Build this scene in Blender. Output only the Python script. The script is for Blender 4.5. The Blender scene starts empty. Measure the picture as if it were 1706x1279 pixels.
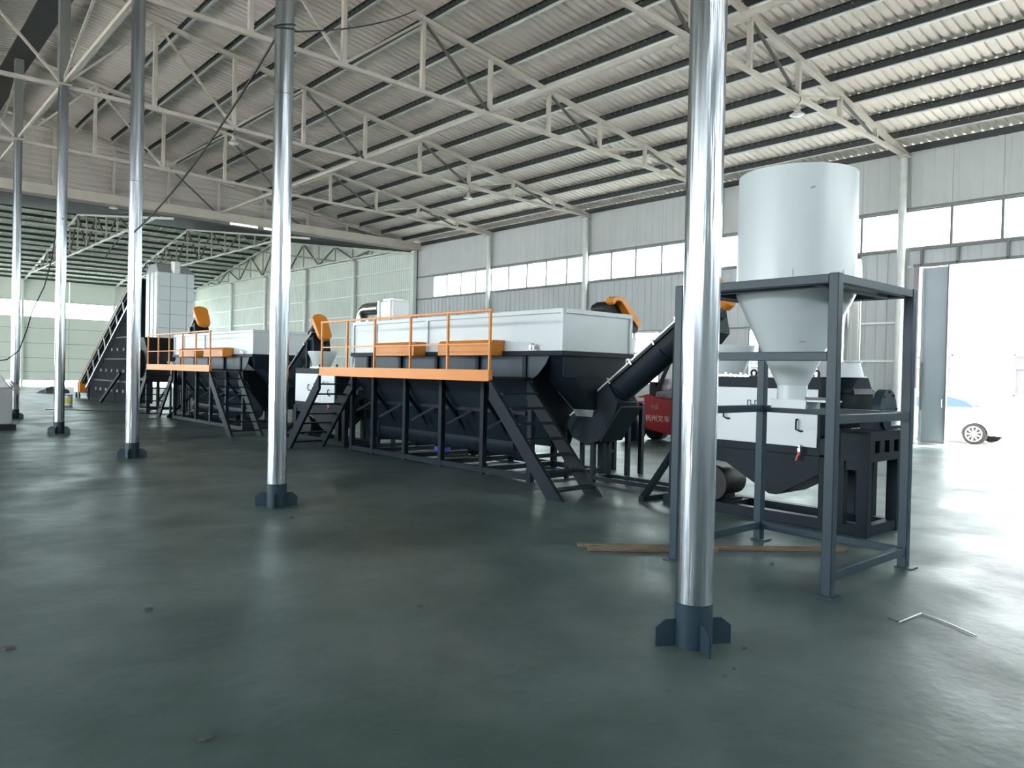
import bpy, bmesh, math, random
from mathutils import Vector, Matrix
random.seed(7)
sc = bpy.context.scene
COL = sc.collection

# ---------------------------------------------------------------- camera
F_PX = 1270.0
head = math.atan(1129/1270.); roll = math.atan(.022); pitch = math.atan((622-639.5)/F_PX)
fwd = Vector((math.sin(head)*math.cos(pitch), math.cos(head)*math.cos(pitch), math.sin(pitch)))
r0 = Vector((math.cos(head), -math.sin(head), 0)); u0 = r0.cross(fwd)
rt = r0*math.cos(roll)+u0*math.sin(roll); up = u0*math.cos(roll)-r0*math.sin(roll)
cam = bpy.data.objects.new('camera', bpy.data.cameras.new('camera')); COL.objects.link(cam)
cam.matrix_world = Matrix(((rt.x, up.x, -fwd.x, 0), (rt.y, up.y, -fwd.y, 0), (rt.z, up.z, -fwd.z, 1.65), (0, 0, 0, 1)))
cam.data.sensor_fit = 'HORIZONTAL'; cam.data.sensor_width = 36; cam.data.lens = 36*F_PX/1706
cam.data.clip_end = 400; cam.data.clip_start = .05
sc.camera = cam

# ---------------------------------------------------------------- light and exposure
SKY = 9.0; SUN = 13.0
w = bpy.data.worlds.new('world'); sc.world = w; w.use_nodes = True
bg = w.node_tree.nodes['Background']; bg.inputs[0].default_value = (.90, .97, 1, 1); bg.inputs[1].default_value = SKY
sun = bpy.data.objects.new('sun', bpy.data.lights.new('sun', 'SUN')); COL.objects.link(sun)
sun.data.energy = SUN; sun.data.angle = .03; sun.data.color = (1, .95, .88)
d = Vector((math.cos(math.radians(73)), -.12, math.sin(math.radians(73))))
sun.rotation_euler = d.to_track_quat('Z', 'Y').to_euler(); sun.location = (30, 0, 40)
def portal(name, c, sx, sy, rot):
    l = bpy.data.lights.new(name, 'AREA'); l.shape = 'RECTANGLE'; l.size = sx; l.size_y = sy; l.cycles.is_portal = True
    o = bpy.data.objects.new(name, l); COL.objects.link(o); o.location = c; o.rotation_euler = rot
sc.view_settings.view_transform = 'Standard'; sc.view_settings.look = 'None'
sc.view_settings.gamma = 1; sc.view_settings.use_curve_mapping = False
sc.view_settings.exposure = 1.38
sc.cycles.max_bounces = 10; sc.cycles.diffuse_bounces = 6; sc.cycles.glossy_bounces = 4
sc.cycles.transparent_max_bounces = 16; sc.cycles.sample_clamp_indirect = 6
sc.cycles.caustics_reflective = False; sc.cycles.caustics_refractive = False
sc.cycles.use_denoising = True

# ---------------------------------------------------------------- materials
def mat(name, col, rough=.5, metal=0, spec=.5, var=0, vscale=3, bump=0, bscale=40, vstretch=(1, 1, 1), vcol=None, rvar=0, emit=None):
    m = bpy.data.materials.new(name); m.use_nodes = True; nt = m.node_tree; b = nt.nodes['Principled BSDF']
    b.inputs['Base Color'].default_value = (*col, 1); b.inputs['Roughness'].default_value = rough
    b.inputs['Metallic'].default_value = metal; b.inputs['Specular IOR Level'].default_value = spec
    if var or bump or rvar:
        tc = nt.nodes.new('ShaderNodeNewGeometry'); mp = nt.nodes.new('ShaderNodeMapping'); mp.inputs['Scale'].default_value = vstretch
        nt.links.new(tc.outputs['Position'], mp.inputs[0])
        n = nt.nodes.new('ShaderNodeTexNoise'); n.inputs['Scale'].default_value = vscale; n.inputs['Detail'].default_value = 5
        nt.links.new(mp.outputs[0], n.inputs['Vector'])
        if var:
            r = nt.nodes.new('ShaderNodeValToRGB'); r.color_ramp.elements[0].position = .3; r.color_ramp.elements[1].position = .7
            c2 = vcol or tuple(c*(1-var) for c in col)
            r.color_ramp.elements[0].color = (*c2, 1); r.color_ramp.elements[1].color = (*col, 1)
            nt.links.new(n.outputs[0], r.inputs[0]); nt.links.new(r.outputs[0], b.inputs['Base Color'])
        if rvar:
            mr = nt.nodes.new('ShaderNodeMapRange'); mr.inputs[1].default_value = .3; mr.inputs[2].default_value = .7
            mr.inputs[3].default_value = rough-rvar; mr.inputs[4].default_value = rough+rvar
            nt.links.new(n.outputs[0], mr.inputs[0]); nt.links.new(mr.outputs[0], b.inputs['Roughness'])
        if bump:
            n2 = nt.nodes.new('ShaderNodeTexNoise'); n2.inputs['Scale'].default_value = bscale; n2.inputs['Detail'].default_value = 3
            nt.links.new(mp.outputs[0], n2.inputs['Vector'])
            bp = nt.nodes.new('ShaderNodeBump'); bp.inputs['Strength'].default_value = bump; bp.inputs['Distance'].default_value = .01
            nt.links.new(n2.outputs[0], bp.inputs['Height']); nt.links.new(bp.outputs[0], b.inputs['Normal'])
    if emit:
        b.inputs['Emission Color'].default_value = (*col, 1); b.inputs['Emission Strength'].default_value = emit
    return m
M = {}
M['soot'] = mat('soot_paint', (.010, .012, .018), .85, spec=.1)
M['dark'] = mat('slate_paint', (.0115, .020, .028), .45, spec=.10, var=.25, vscale=2)
M['darkframe'] = mat('frame_slate_paint', (.022, .043, .061), .38, spec=.24, var=.2, vscale=3)
M['black'] = mat('black_paint', (.008, .009, .010), .5, spec=.3)
M['rubber'] = mat('rubber', (.012, .012, .012), .8, bump=.3, bscale=60)
M['white'] = mat('white_paint', (.53, .585, .61), .32, var=.06, vscale=1.2)
M['hopper'] = mat('hopper_white_paint', (.51, .57, .585), .32, var=.05, vscale=1)
M['grey_paint'] = mat('grey_paint', (.30, .32, .33), .5)
M['orange'] = mat('orange_paint', (.66, .225, .018), .38, var=.12, vscale=2)
M['chrome'] = mat('polished_tin', (.54, .595, .65), .20, 1, var=.35, vscale=2.2, vstretch=(9, 9, .22), rvar=.07, bump=.7, bscale=4)
M['duct'] = mat('polished_duct', (.82, .80, .78), .14, 1, bump=.3, bscale=5, vstretch=(1, 1, .3))
M['steel'] = mat('bright_steel', (.6, .62, .64), .3, 1)
M['galv'] = mat('galvanised_paint', (.62, .64, .62), .42, .2, var=.15, vscale=4)
M['truss'] = mat('truss_paint', (.52, .47, .41), .5, var=.18, vscale=2)
M['rod'] = mat('dark_and_shaded_rod', (.12, .115, .10), .5)
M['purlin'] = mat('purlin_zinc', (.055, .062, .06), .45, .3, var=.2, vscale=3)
M['roof'] = mat('roof_sheet', (.80, .725, .665), .55, .0, .3, var=.12, vscale=.8)
M['roofb'] = mat('far_roof_sheet', (.74, .80, .70), .5, .0, var=.1, vscale=.8)
M['clad'] = mat('gable_cladding', (.52, .48, .45), .5)
M['wallp'] = mat('wall_panel_grey', (.52, .54, .535), .5, var=.08, vscale=1)
M['wallr'] = mat('wall_ribbed_grey', (.52, .55, .56), .5, var=.08, vscale=1)
M['wallb'] = mat('wall_ribbed_pale', (.68, .73, .67), .5, var=.08, vscale=1)
M['wallf'] = mat('wall_sandwich', (.80, .84, .77), .6, var=.05, vscale=.6)
M['dado'] = mat('plinth_render', (.52, .50, .47), .8, var=.1, vscale=2)
M['girt'] = mat('white_tube', (.78, .8, .78), .4)
M['doorleaf'] = mat('door_leaf_grey', (.40, .46, .50), .45, var=.1, vscale=1)
M['mauve'] = mat('door_post_mauve', (.28, .24, .27), .5)
M['yard'] = mat('yard_concrete', (.62, .61, .58), .85, var=.1, vscale=.7)
M['facade'] = mat('facade_render', (.80, .80, .79), .8)
M['alu'] = mat('aluminium_frame', (.16, .17, .17), .5)
M['red'] = mat('red_paint', (.42, .012, .018), .3)
M['carpaint'] = mat('car_white', (.82, .82, .82), .25)
M['wood'] = mat('raw_timber', (.17, .13, .085), .8, var=.4, vscale=8, vstretch=(1, 1, 6))
M['cable'] = mat('black_cable', (.01, .01, .01), .6)
M['blue'] = mat('blue_motor', (.02, .045, .28), .4)
M['logo'] = mat('logo_ink', (.03, .09, .14), .5)
M['logogrey'] = mat('grey_ink', (.32, .38, .42), .5)
M['textwhite'] = mat('white_ink', (.75, .72, .66), .5)
M['cloth'] = mat('seat_cover', (.11, .09, .12), .8, var=.75, vscale=5, vcol=(.45, .42, .46))
M['film'] = mat('plastic_film', (.72, .73, .75), .25, bump=.6, bscale=9)
M['tarp'] = mat('dark_tarpaulin', (.07, .07, .07), .8)
M['yellow'] = mat('yellow_label', (.45, .42, .10), .5)
M['led'] = mat('tube_glow', (1, 1, .95), .5, emit=2.5)
M['bulb'] = mat('lamp_glass', (.8, .8, .78), .15)
M['panedark'] = mat('dim_pane', (.10, .09, .10), .6, spec=.1)
M['postgrey'] = mat('ridge_post_grey', (.17, .18, .17), .5)
M['green'] = mat('green_film', (.30, .48, .42), .4)
M['lowcarglass'] = mat('car_window', (.05, .08, .14), .5, spec=.05)
def glass():
    m = bpy.data.materials.new('window_glass'); m.use_nodes = True; nt = m.node_tree
    for n in list(nt.nodes): nt.nodes.remove(n)
    o = nt.nodes.new('ShaderNodeOutputMaterial'); mx = nt.nodes.new('ShaderNodeMixShader')
    t = nt.nodes.new('ShaderNodeBsdfTransparent'); t.inputs[0].default_value = (.90, .95, .95, 1)
    g = nt.nodes.new('ShaderNodeBsdfGlossy'); g.inputs['Roughness'].default_value = .03
    lw = nt.nodes.new('ShaderNodeLayerWeight'); lw.inputs[0].default_value = .5
    pw = nt.nodes.new('ShaderNodeMath'); pw.operation = 'POWER'; pw.inputs[1].default_value = 5
    ma = nt.nodes.new('ShaderNodeMath'); ma.operation = 'MULTIPLY_ADD'; ma.inputs[1].default_value = .6; ma.inputs[2].default_value = .04
    nt.links.new(lw.outputs['Facing'], pw.inputs[0]); nt.links.new(pw.outputs[0], ma.inputs[0]); nt.links.new(ma.outputs[0], mx.inputs[0]); nt.links.new(t.outputs[0], mx.inputs[1]); nt.links.new(g.outputs[0], mx.inputs[2])
    nt.links.new(mx.outputs[0], o.inputs[0]); return m
M['glass'] = glass()
def floor_mat():
    m = bpy.data.materials.new('floor_concrete'); m.use_nodes = True; nt = m.node_tree; b = nt.nodes['Principled BSDF']; L = nt.links.new
    g = nt.nodes.new('ShaderNodeNewGeometry')
    def noise(scale, detail, stretch=(1, 1, 1), dist=0):
        mp = nt.nodes.new('ShaderNodeMapping'); mp.inputs['Scale'].default_value = stretch; L(g.outputs['Position'], mp.inputs[0])
        n = nt.nodes.new('ShaderNodeTexNoise'); n.inputs['Scale'].default_value = scale; n.inputs['Detail'].default_value = detail
        n.inputs['Distortion'].default_value = dist; L(mp.outputs[0], n.inputs['Vector']); return n
    def ramp(n, p0, c0, p1, c1):
        r = nt.nodes.new('ShaderNodeValToRGB'); e = r.color_ramp.elements; e[0].position = p0; e[0].color = (*c0, 1); e[1].position = p1; e[1].color = (*c1, 1)
        L(n.outputs[0], r.inputs[0]); return r
    a = ramp(noise(.55, 6, dist=.6), .32, (.042, .070, .068), .68, (.105, .142, .140))
    s = ramp(noise(4, 8, dist=.4), .35, (.80, .82, .80), .68, (1, 1, 1))
    mx = nt.nodes.new('ShaderNodeMixRGB'); mx.blend_type = 'MULTIPLY'; mx.inputs[0].default_value = .8
    L(a.outputs[0], mx.inputs[1]); L(s.outputs[0], mx.inputs[2]); L(mx.outputs[0], b.inputs['Base Color'])
    rr = ramp(noise(1.1, 5, dist=.4), .3, (.30,)*3, .72, (.50,)*3); L(rr.outputs[0], b.inputs['Roughness'])
    b.inputs['Specular IOR Level'].default_value = .16
    n2 = noise(2.6, 5, (1, 1, 1), .2); n3 = noise(14, 5)
    bp = nt.nodes.new('ShaderNodeBump'); bp.inputs['Strength'].default_value = .35; bp.inputs['Distance'].default_value = .02; L(n2.outputs[0], bp.inputs['Height'])
    bp2 = nt.nodes.new('ShaderNodeBump'); bp2.inputs['Strength'].default_value = .35; bp2.inputs['Distance'].default_value = .006; L(n3.outputs[0], bp2.inputs['Height'])
    L(bp.outputs[0], bp2.inputs['Normal']); L(bp2.outputs[0], b.inputs['Normal'])
    return m
M['floor'] = floor_mat()

# ---------------------------------------------------------------- mesh helpers
class MB:
    def __init__(s): s.v = []; s.f = []
    def add(s, vs, fs):
        n = len(s.v); s.v += [Vector(p) for p in vs]; s.f += [[i+n for i in f] for f in fs]; return s
    def box(s, x0, x1, y0, y1, z0, z1):
        return s.add([(x0, y0, z0), (x1, y0, z0), (x1, y1, z0), (x0, y1, z0), (x0, y0, z1), (x1, y0, z1), (x1, y1, z1), (x0, y1, z1)],
                     [(0, 3, 2, 1), (4, 5, 6, 7), (0, 1, 5, 4), (1, 2, 6, 5), (2, 3, 7, 6), (3, 0, 4, 7)])
    def frustum(s, a, b):          # a, b = (x0,x1,y0,y1,z): bottom and top rectangles
        return s.add([(a[0], a[2], a[4]), (a[1], a[2], a[4]), (a[1], a[3], a[4]), (a[0], a[3], a[4]), (b[0], b[2], b[4]), (b[1], b[2], b[4]), (b[1], b[3], b[4]), (b[0], b[3], b[4])],
                     [(0, 3, 2, 1), (4, 5, 6, 7), (0, 1, 5, 4), (1, 2, 6, 5), (2, 3, 7, 6), (3, 0, 4, 7)])
    def beam(s, p, q, w, h=None, side=None):
        h = h or w; p = Vector(p); q = Vector(q); t = (q-p).normalized()
        ref = Vector(side) if side else (Vector((0, 0, 1)) if abs(t.z) < .95 else Vector((1, 0, 0)))
        a = t.cross(ref).normalized(); b = a.cross(t).normalized(); a = a*w/2; b = b*h/2
        return s.add([p-a-b, p+a-b, p+a+b, p-a+b, q-a-b, q+a-b, q+a+b, q-a+b],
                     [(0, 3, 2, 1), (4, 5, 6, 7), (0, 1, 5, 4), (1, 2, 6, 5), (2, 3, 7, 6), (3, 0, 4, 7)])
    def cyl(s, p, q, r, r2=None, n=16, caps=True):
        r2 = r if r2 is None else r2; p = Vector(p); q = Vector(q); t = (q-p).normalized()
        ref = Vector((0, 0, 1)) if abs(t.z) < .95 else Vector((1, 0, 0))
        a = t.cross(ref).normalized(); b = t.cross(a).normalized(); vs = []
        for c, rr in ((p, r), (q, r2)):
            vs += [c+(a*math.cos(2*math.pi*i/n)+b*math.sin(2*math.pi*i/n))*rr for i in range(n)]
        fs = [(i, (i+1) % n, n+(i+1) % n, n+i) for i in range(n)]
        if caps: fs += [tuple(range(n))[::-1], tuple(range(n, 2*n))]
        return s.add(vs, fs)
    def lathe(s, prof, c, n=48, closed=False):
        vs = []; m = len(prof)
        for r, z in prof: vs += [(c[0]+r*math.cos(2*math.pi*i/n), c[1]+r*math.sin(2*math.pi*i/n), c[2]+z) for i in range(n)]
        fs = []
        for k in range(m-1 if not closed else m):
            j = (k+1) % m
            fs += [(k*n+i, k*n+(i+1) % n, j*n+(i+1) % n, j*n+i) for i in range(n)]
        return s.add(vs, fs)
    def prism(s, pts, ext):
        n = len(pts); e = Vector(ext); vs = [Vector(p) for p in pts]; vs += [p+e for p in vs]
        return s.add(vs, [tuple(range(n))[::-1], tuple(range(n, 2*n))]+[(i, (i+1) % n, n+(i+1) % n, n+i) for i in range(n)])
    def tube(s, pts, r, n=8):
        pts = [Vector(p) for p in pts]; vs = []; m = len(pts)
        t0 = (pts[1]-pts[0]).normalized(); ref = Vector((0, 0, 1)) if abs(t0.z) < .9 else Vector((1, 0, 0))
        a = t0.cross(ref).normalized()
        for i, p in enumerate(pts):
            t = (pts[min(i+1, m-1)]-pts[max(i-1, 0)]).normalized(); a = (a-t*a.dot(t)).normalized(); b = t.cross(a)
            vs += [p+(a*math.cos(2*math.pi*k/n)+b*math.sin(2*math.pi*k/n))*r for k in range(n)]
        fs = [(i*n+k, i*n+(k+1) % n, (i+1)*n+(k+1) % n, (i+1)*n+k) for i in range(m-1) for k in range(n)]
        fs += [tuple(range(n))[::-1], tuple(range((m-1)*n, m*n))]
        return s.add(vs, fs)
    def sheet(s, prof, o, u, v, n):   # prof (along u, along n) extruded by vector v
        o = Vector(o); u = Vector(u); v = Vector(v); n = Vector(n); k = len(prof)
        vs = [o+u*a+n*b for a, b in prof]; vs += [p+v for p in vs]
        return s.add(vs, [(i, i+1, k+i+1, k+i) for i in range(k-1)])
    def mesh(s, name, m, org=(0, 0, 0), smooth=True, recalc=True):
        me = bpy.data.meshes.new(name); o = Vector(org)
        me.from_pydata([p-o for p in s.v], [], s.f); me.materials.append(m if not isinstance(m, str) else M[m])
        if recalc:
            b = bmesh.new(); b.from_mesh(me); bmesh.ops.recalc_face_normals(b, faces=b.faces); b.to_mesh(me); b.free()
        if smooth:
            for p in me.polygons: p.use_smooth = True
            me.set_sharp_from_angle(angle=math.radians(32))
        return me
def wloc(o):
    p = Vector((0, 0, 0))
    while o: p = p+o.location; o = o.parent
    return p
def part(name, mb, m, parent=None, label=None, bev=0, kind=None, loc=None):
    org = wloc(parent)
    if loc is not None: org = Vector(loc)
    o = bpy.data.objects.new(name, mb.mesh(name, m, org)); COL.objects.link(o)
    if parent is not None: o.parent = parent
    if loc is not None: o.location = Vector(loc)-wloc(parent)
    if label: o['label'] = label
    if kind: o['kind'] = kind
    if bev:
        b = o.modifiers.new('bevel', 'BEVEL'); b.width = bev; b.segments = 2; b.limit_method = 'ANGLE'; b.angle_limit = math.radians(40)
    return o
def inst(name, me, parent, loc):
    o = bpy.data.objects.new(name, me); COL.objects.link(o); o.parent = parent; o.location = Vector(loc)-wloc(parent); return o
def root(name, loc, label=None, cat=None, group=None, kind=None):
    o = bpy.data.objects.new(name, None); COL.objects.link(o); o.location = loc; o.empty_display_size = .2
    if label: o['label'] = label
    if cat: o['category'] = cat
    if group: o['group'] = group
    if kind: o['kind'] = kind
    return o
def tag(o, label, cat, group=None):
    o['label'] = label; o['category'] = cat
    if group: o['group'] = group
    return o
def copy_tree(o, parent=None, off=None, label=None):
    c = o.copy(); COL.objects.link(c)
    if parent is not None: c.parent = parent
    if off is not None: c.location = o.location+Vector(off)
    if label: c['label'] = label
    for ch in list(o.children): copy_tree(ch, c)
    return c

# ================================================================ BUILDING
BAY = 5.95; YC = 2.74            # inner columns
XR = 3.98                        # ridge / inner column line
XW = 22.2; XL = -14.2            # side walls
YB = -9.2; YM = 32.4; YF = 64.8  # back wall, hall joint, far wall
def ztop(x): return 7.95+.15*(XW-x) if x >= XR else 7.95+.15*(x-(2*XR-XW))
fl = MB().box(XL-.2, XW+.15, YB, YF+.2, -.12, 0)
part('floor', fl, 'floor', kind='structure')
part('ground', MB().box(-60, 90, -60, 130, -.3, -.12), 'yard', kind='structure')

# ---- ceiling of the near hall: sheets over purlins
SLOPE = .15
ceil = root('ceiling', (XR, 10, 10.9), kind='structure')
W = .85
prof = [(0, 0)]
for k in range(4):
    c = W*(k+.5)/4; prof += [(c-.036, 0), (c-.022, .045), (c+.022, .045), (c+.036, 0)]
prof += [(W, 0)]
zr = ztop(XR)+.24
dx = XW+.16-XR
sheet_r = MB().sheet(prof, (0, 0, 0), (0, 1, 0), (dx, 0, -SLOPE*dx), (0, 0, 1)).mesh('roof_sheet', 'roof')
sheet_l = MB().sheet(prof, (0, 0, 0), (0, 1, 0), (-dx, 0, -SLOPE*dx), (0, 0, 1)).mesh('roof_sheet', 'roof')
ns = int((YM-YB)/W)+1
for i in range(ns):
    y = YM+.45-(i+1)*W
    inst('roof_sheet', sheet_r, ceil, (XR, y, zr)); inst('roof_sheet', sheet_l, ceil, (XR, y, zr))
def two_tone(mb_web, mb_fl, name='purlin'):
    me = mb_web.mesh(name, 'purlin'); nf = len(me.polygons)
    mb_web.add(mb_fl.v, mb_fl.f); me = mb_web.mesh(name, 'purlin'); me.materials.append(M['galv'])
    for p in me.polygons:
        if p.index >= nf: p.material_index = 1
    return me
def purlin_mesh(L, lip=1, h=.2, fw=.07):
    t = .004; a = MB(); b = MB()
    x0, x1 = (0, fw) if lip > 0 else (-fw, 0)
    a.box(fw-t, fw, 0, L, 0, h) if lip > 0 else a.box(-fw, -fw+t, 0, L, 0, h)
    a.box(x0, x1, 0, L, h-t, h)
    b.box(x0, x1, 0, L, 0, t); b.box(0, t, 0, L, 0, .025) if lip > 0 else b.box(-t, 0, 0, L, 0, .025)
    return two_tone(a, b)
LA = YM-YB
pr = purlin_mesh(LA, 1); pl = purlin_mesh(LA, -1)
screws = MB(); NP = 15
for k in range(NP+1):
    x = XW-1.05-k*1.21
    if x < XR+.25: break
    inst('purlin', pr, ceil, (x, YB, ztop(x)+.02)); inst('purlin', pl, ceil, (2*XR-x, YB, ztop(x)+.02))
    y = YB+.1
    while y < 26:
        zz = ztop(x)+.02+.2
        screws.add([(x+.03-.009, y-.009, zz-.05), (x+.03+.009, y-.009, zz-.05), (x+.03+.009, y+.009, zz-.05), (x+.03-.009, y+.009, zz-.05), (x+.03, y, zz-.004)],
                   [(0, 3, 2, 1), (0, 1, 4), (1, 2, 4), (2, 3, 4), (3, 0, 4)])
        y += W/4
part('screw_tips', screws, 'steel', ceil, kind='stuff', label='bright screw points inside the purlins')
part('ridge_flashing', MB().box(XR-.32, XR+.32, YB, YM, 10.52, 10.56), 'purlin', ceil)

# ---- trusses of the near hall
def truss(nb, P=2.024, full=True):
    """root at the inner column foot line; local x from the ridge"""
    pass
def build_truss(y, label):
    t = root('roof_truss', (XR, y, 7.9), label, 'roof truss', 'lattice trusses of the near hall')
    P = (XW-XR)/9
    def zb(x): return 7.90+.0148*(XW-x) if x >= XR else 7.90+.0148*(x-(2*XR-XW))
    def X(i, s): return XR+s*(9-i)*P
    part('bottom_chord', MB().beam((XW-.1, y, zb(XW)), (XR, y, zb(XR)), .09, .09).beam((2*XR-XW+.1, y, zb(XW)), (XR, y, zb(XR)), .09, .09), 'truss', t)
    part('top_chord', MB().beam((XW-.05, y, ztop(XW)+.0), (XR, y, ztop(XR)-.05), .13, .1).beam((2*XR-XW+.05, y, ztop(XW)), (XR, y, ztop(XR)-.05), .13, .1), 'truss', t)
    post_me = {}
    for s in (1, -1):
        for i in range(1, 9):
            x = X(i, s); a, b = zb(x), ztop(x)-.04
            part('post', MB().box(x-.045, x+.045, y-.05, y+.05, a, b), 'truss', t)
        for i in range(1, 9, 1):
            xa, xb = (X(i, s), X(i+1, s))
            if i % 2 == 1: p, q = (xa, y, zb(xa)+.03), (xb, y, ztop(xb)-.08)
            else: p, q = (xa, y, ztop(xa)-.08), (xb, y, zb(xb)+.03)
            dark = (i % 2 == 1)
            part('diagonal', MB().beam(p, q, .055), 'rod' if dark and i < 6 else 'truss', t)  # shadow on the outer alternate diagonals is put into a darker colour
    part('ridge_post', MB().box(XR-.11, XR+.11, y-.11, y+.11, 8.2, 10.55), 'postgrey', t)
    return t
posl = {-2: 'behind', -1: 'behind', 0: 'over the nearest silver column', 1: 'over the second silver column, nearest wall post', 2: 'over the third silver column', 3: 'over the fourth silver column',
        4: 'over the fifth silver column', 5: 'at the joint with the far hall'}
tr0 = build_truss(YC, 'pale steel lattice roof truss over the nearest silver column')
for k, nm in ((-2, 'two bays behind the nearest column'), (-1, 'one bay behind the nearest column'), (1, 'landing beside the big doorway'), (2, 'over the third silver column'),
              (3, 'over the fourth silver column'), (4, 'over the fifth silver column'), (5, 'at the far roof joint')):
    copy_tree(tr0, off=(0, k*BAY, 0), label='pale steel lattice roof truss '+nm)
# ties between trusses
for i, x, z in ((0, XW-5*2.024*1.0, 8.12), (1, XR, 8.24)):
    hw = (.045, .025)[i]
    t = part('tie_beam', MB().box(x-hw, x+hw, YB+.3, YM, z-.04, z+.05), 'truss')
    tag(t, ['long pale tie beam running between truss bottom chords over the wash tanks', 'long pale tie beam joining the heads of the silver columns', 'long pale tie beam close to the window wall under the eaves'][i], 'tie beam')
for k in range(0, 5, 2):
    y0 = YC+k*BAY; y1 = y0+BAY
    t = root('cross_brace', (XR, (y0+y1)/2, 9.2), 'crossed thin rods between ridge posts, '+['nearest bay', '', 'bay past the third column', '', 'bay past the fifth column'][k], 'cross brace', 'cross braces at the ridge')
    part('rod', MB().beam((XR, y0, 8.3), (XR, y1, 10.3), .05), 'truss', t); part('rod', MB().beam((XR, y0, 10.3), (XR, y1, 8.3), .05), 'truss', t)

# ---- inner columns
def column(y, label):
    c = root('silver_column', (XR, y, 0), label, 'column', 'silver pillars in the row')
    part('shaft', MB().cyl((XR, y, .27), (XR, y, 8.2), .112, n=48, caps=False), 'chrome', c)
    part('seam_band', MB().lathe([(.1125, 0), (.1155, .004), (.1155, .03), (.1125, .034)], (XR, y, 4.9), 48), 'chrome', c)
    part('base_sleeve', MB().cyl((XR, y, 0), (XR, y, .272), .116, n=48), 'darkframe', c)
    for a in (148, 238, 328, 58):
        u = Vector((math.cos(math.radians(a)), math.sin(math.radians(a)), 0)); n = Vector((-u.y, u.x, 0))*.012
        o = Vector((XR, y, 0))
        pts = [o+u*.11, o+u*.245, o+u*.245+Vector((0, 0, .115)), o+u*.18+Vector((0, 0, .165)), o+u*.11+Vector((0, 0, .165))]
        part('gusset_plate', MB().prism([p-n/2 for p in pts], n), 'darkframe', c)
    part('cap_plate', MB().box(XR-.15, XR+.15, y-.15, y+.15, 8.17, 8.21), 'truss', c)
    return c
c0 = column(YC, 'nearest and largest polished silver pillar with slate foot, before the hopper frame')
for k, l in ((-1, 'silver pillar one bay behind the nearest one'), (1, 'second silver pillar, wrapped by a black cable near its top'), (2, 'third silver pillar, standing before the far platform'),
             (3, 'fourth silver pillar, slimmer, left of the belt conveyor'), (4, 'farthest silver pillar of the row, beside the film-wrapped cabinet')):
    copy_tree(c0, off=(0, k*BAY, 0), label=l)

# ---- wall posts
def wall_post(y, x, label, grp):
    p = root('wall_post', (x, y, 0), label, 'post', grp)
    part('shaft', MB().cyl((x, y, 0), (x, y, 7.86), .105, n=24), 'galv', p)
    part('head_plate', MB().box(x-.17, x+.17, y-.12, y+.12, 7.82, 7.88), 'truss', p)
    return p
wp = wall_post(YC, XW-.2, 'pale round wall post right of the doorway, past the picture edge', 'round posts along the window wall')
for k, l in ((-2, 'pale round wall post two bays behind the doorway'), (-1, 'pale round wall post one bay behind the doorway'), (1, 'pale round wall post at the left edge of the big doorway'), (2, 'pale round wall post hidden by the nearest silver pillar'),
             (3, 'pale round wall post between the second and third window runs, over the near tank'), (4, 'slim pale wall post above the orange railing'), (5, 'slim pale post at the end of the window wall')):
    copy_tree(wp, off=(0, k*BAY, 0), label=l)
for k in range(6, 10):
    o = copy_tree(wp, off=(0, k*BAY, 0), label=['first', 'second', 'third', 'fourth'][k-6]+' post of the far hall wall counted from the roof joint'); o['group'] = 'far hall wall posts'

# ---- right wall
PY = [YC+k*BAY for k in range(-2, 6)]
wr = root('wall_right', (XW, 10, 0), kind='structure')
def wall_mesh(wid, z0, z1, ribs, m, depth=.012, rw=.02, seam=.006):
    pf = [(0, -seam), (.006, 0)]
    for k in range(ribs):
        c = wid*(k+.5)/ribs; pf += [(c-rw, 0), (c-rw*.5, depth), (c+rw*.5, depth), (c+rw, 0)]
    pf += [(wid-.006, 0), (wid, -seam)]
    return MB().sheet(pf, (0, 0, 0), (0, 1, 0), (0, 0, z1-z0), (-1, 0, 0)).mesh('wall_panel', m)
PW = BAY/5
Z5, Z6 = 5.30, 6.42
me_up = wall_mesh(PW, Z6, 8.1, 4, 'wallp', .008, .02, .018)
me_lo = wall_mesh(PW, 1.14, Z5, 4, 'wallr', .028, .035, .02)
me_lo_a = wall_mesh(PW, 3.3, Z5, 4, 'wallr', .028, .035, .02)
me_lo_b = wall_mesh(PW, 1.14, 1.34, 4, 'wallr', .022, .035)
me_do = wall_mesh(PW, 4.84, Z5, 4, 'wallr', .012, .03)
DOOR = (3.2, 8.3)
winlow = {}     # bay index -> (y0,y1)
for b in range(len(PY)-1):
    for j in range(5):
        y = PY[b]+j*PW
        inst('wall_panel', me_up, wr, (XW, y, Z6))
        if PY[b]+.01 >= YC-.1 and PY[b] < YC+1 :   # door bay
            inst('wall_panel', me_do, wr, (XW, y, 4.84)); continue
        if j in (2, 3) and b in (3, 4, 5):
            inst('wall_panel', me_lo_a, wr, (XW, y, 3.3)); inst('wall_panel', me_lo_b, wr, (XW, y, 1.14))
        else: inst('wall_panel', me_lo, wr, (XW, y, 1.14))
for (a, b) in ((PY[0]-.2, DOOR[0]), (DOOR[1]+.2, YM)):
    part('plinth', MB().box(XW-.06, XW+.12, a, b, -.1, 1.14), 'dado', wr)
part('door_side_panel', MB().box(XW, XW+.05, YC, DOOR[0], 0, 4.84), 'wallr', wr)
part('door_side_panel', MB().box(XW, XW+.05, DOOR[1], YC+BAY, 0, 4.84), 'wallr', wr)
part('end_filler', MB().box(XW-.01, XW+.03, 31.03, YM, Z5, Z6), 'wallp', wr)
part('eave_strut', MB().box(XW-.03, XW+.0, YB, YM, 8.0, ztop(XW+.04)+.24), 'purlin', wr)
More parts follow.
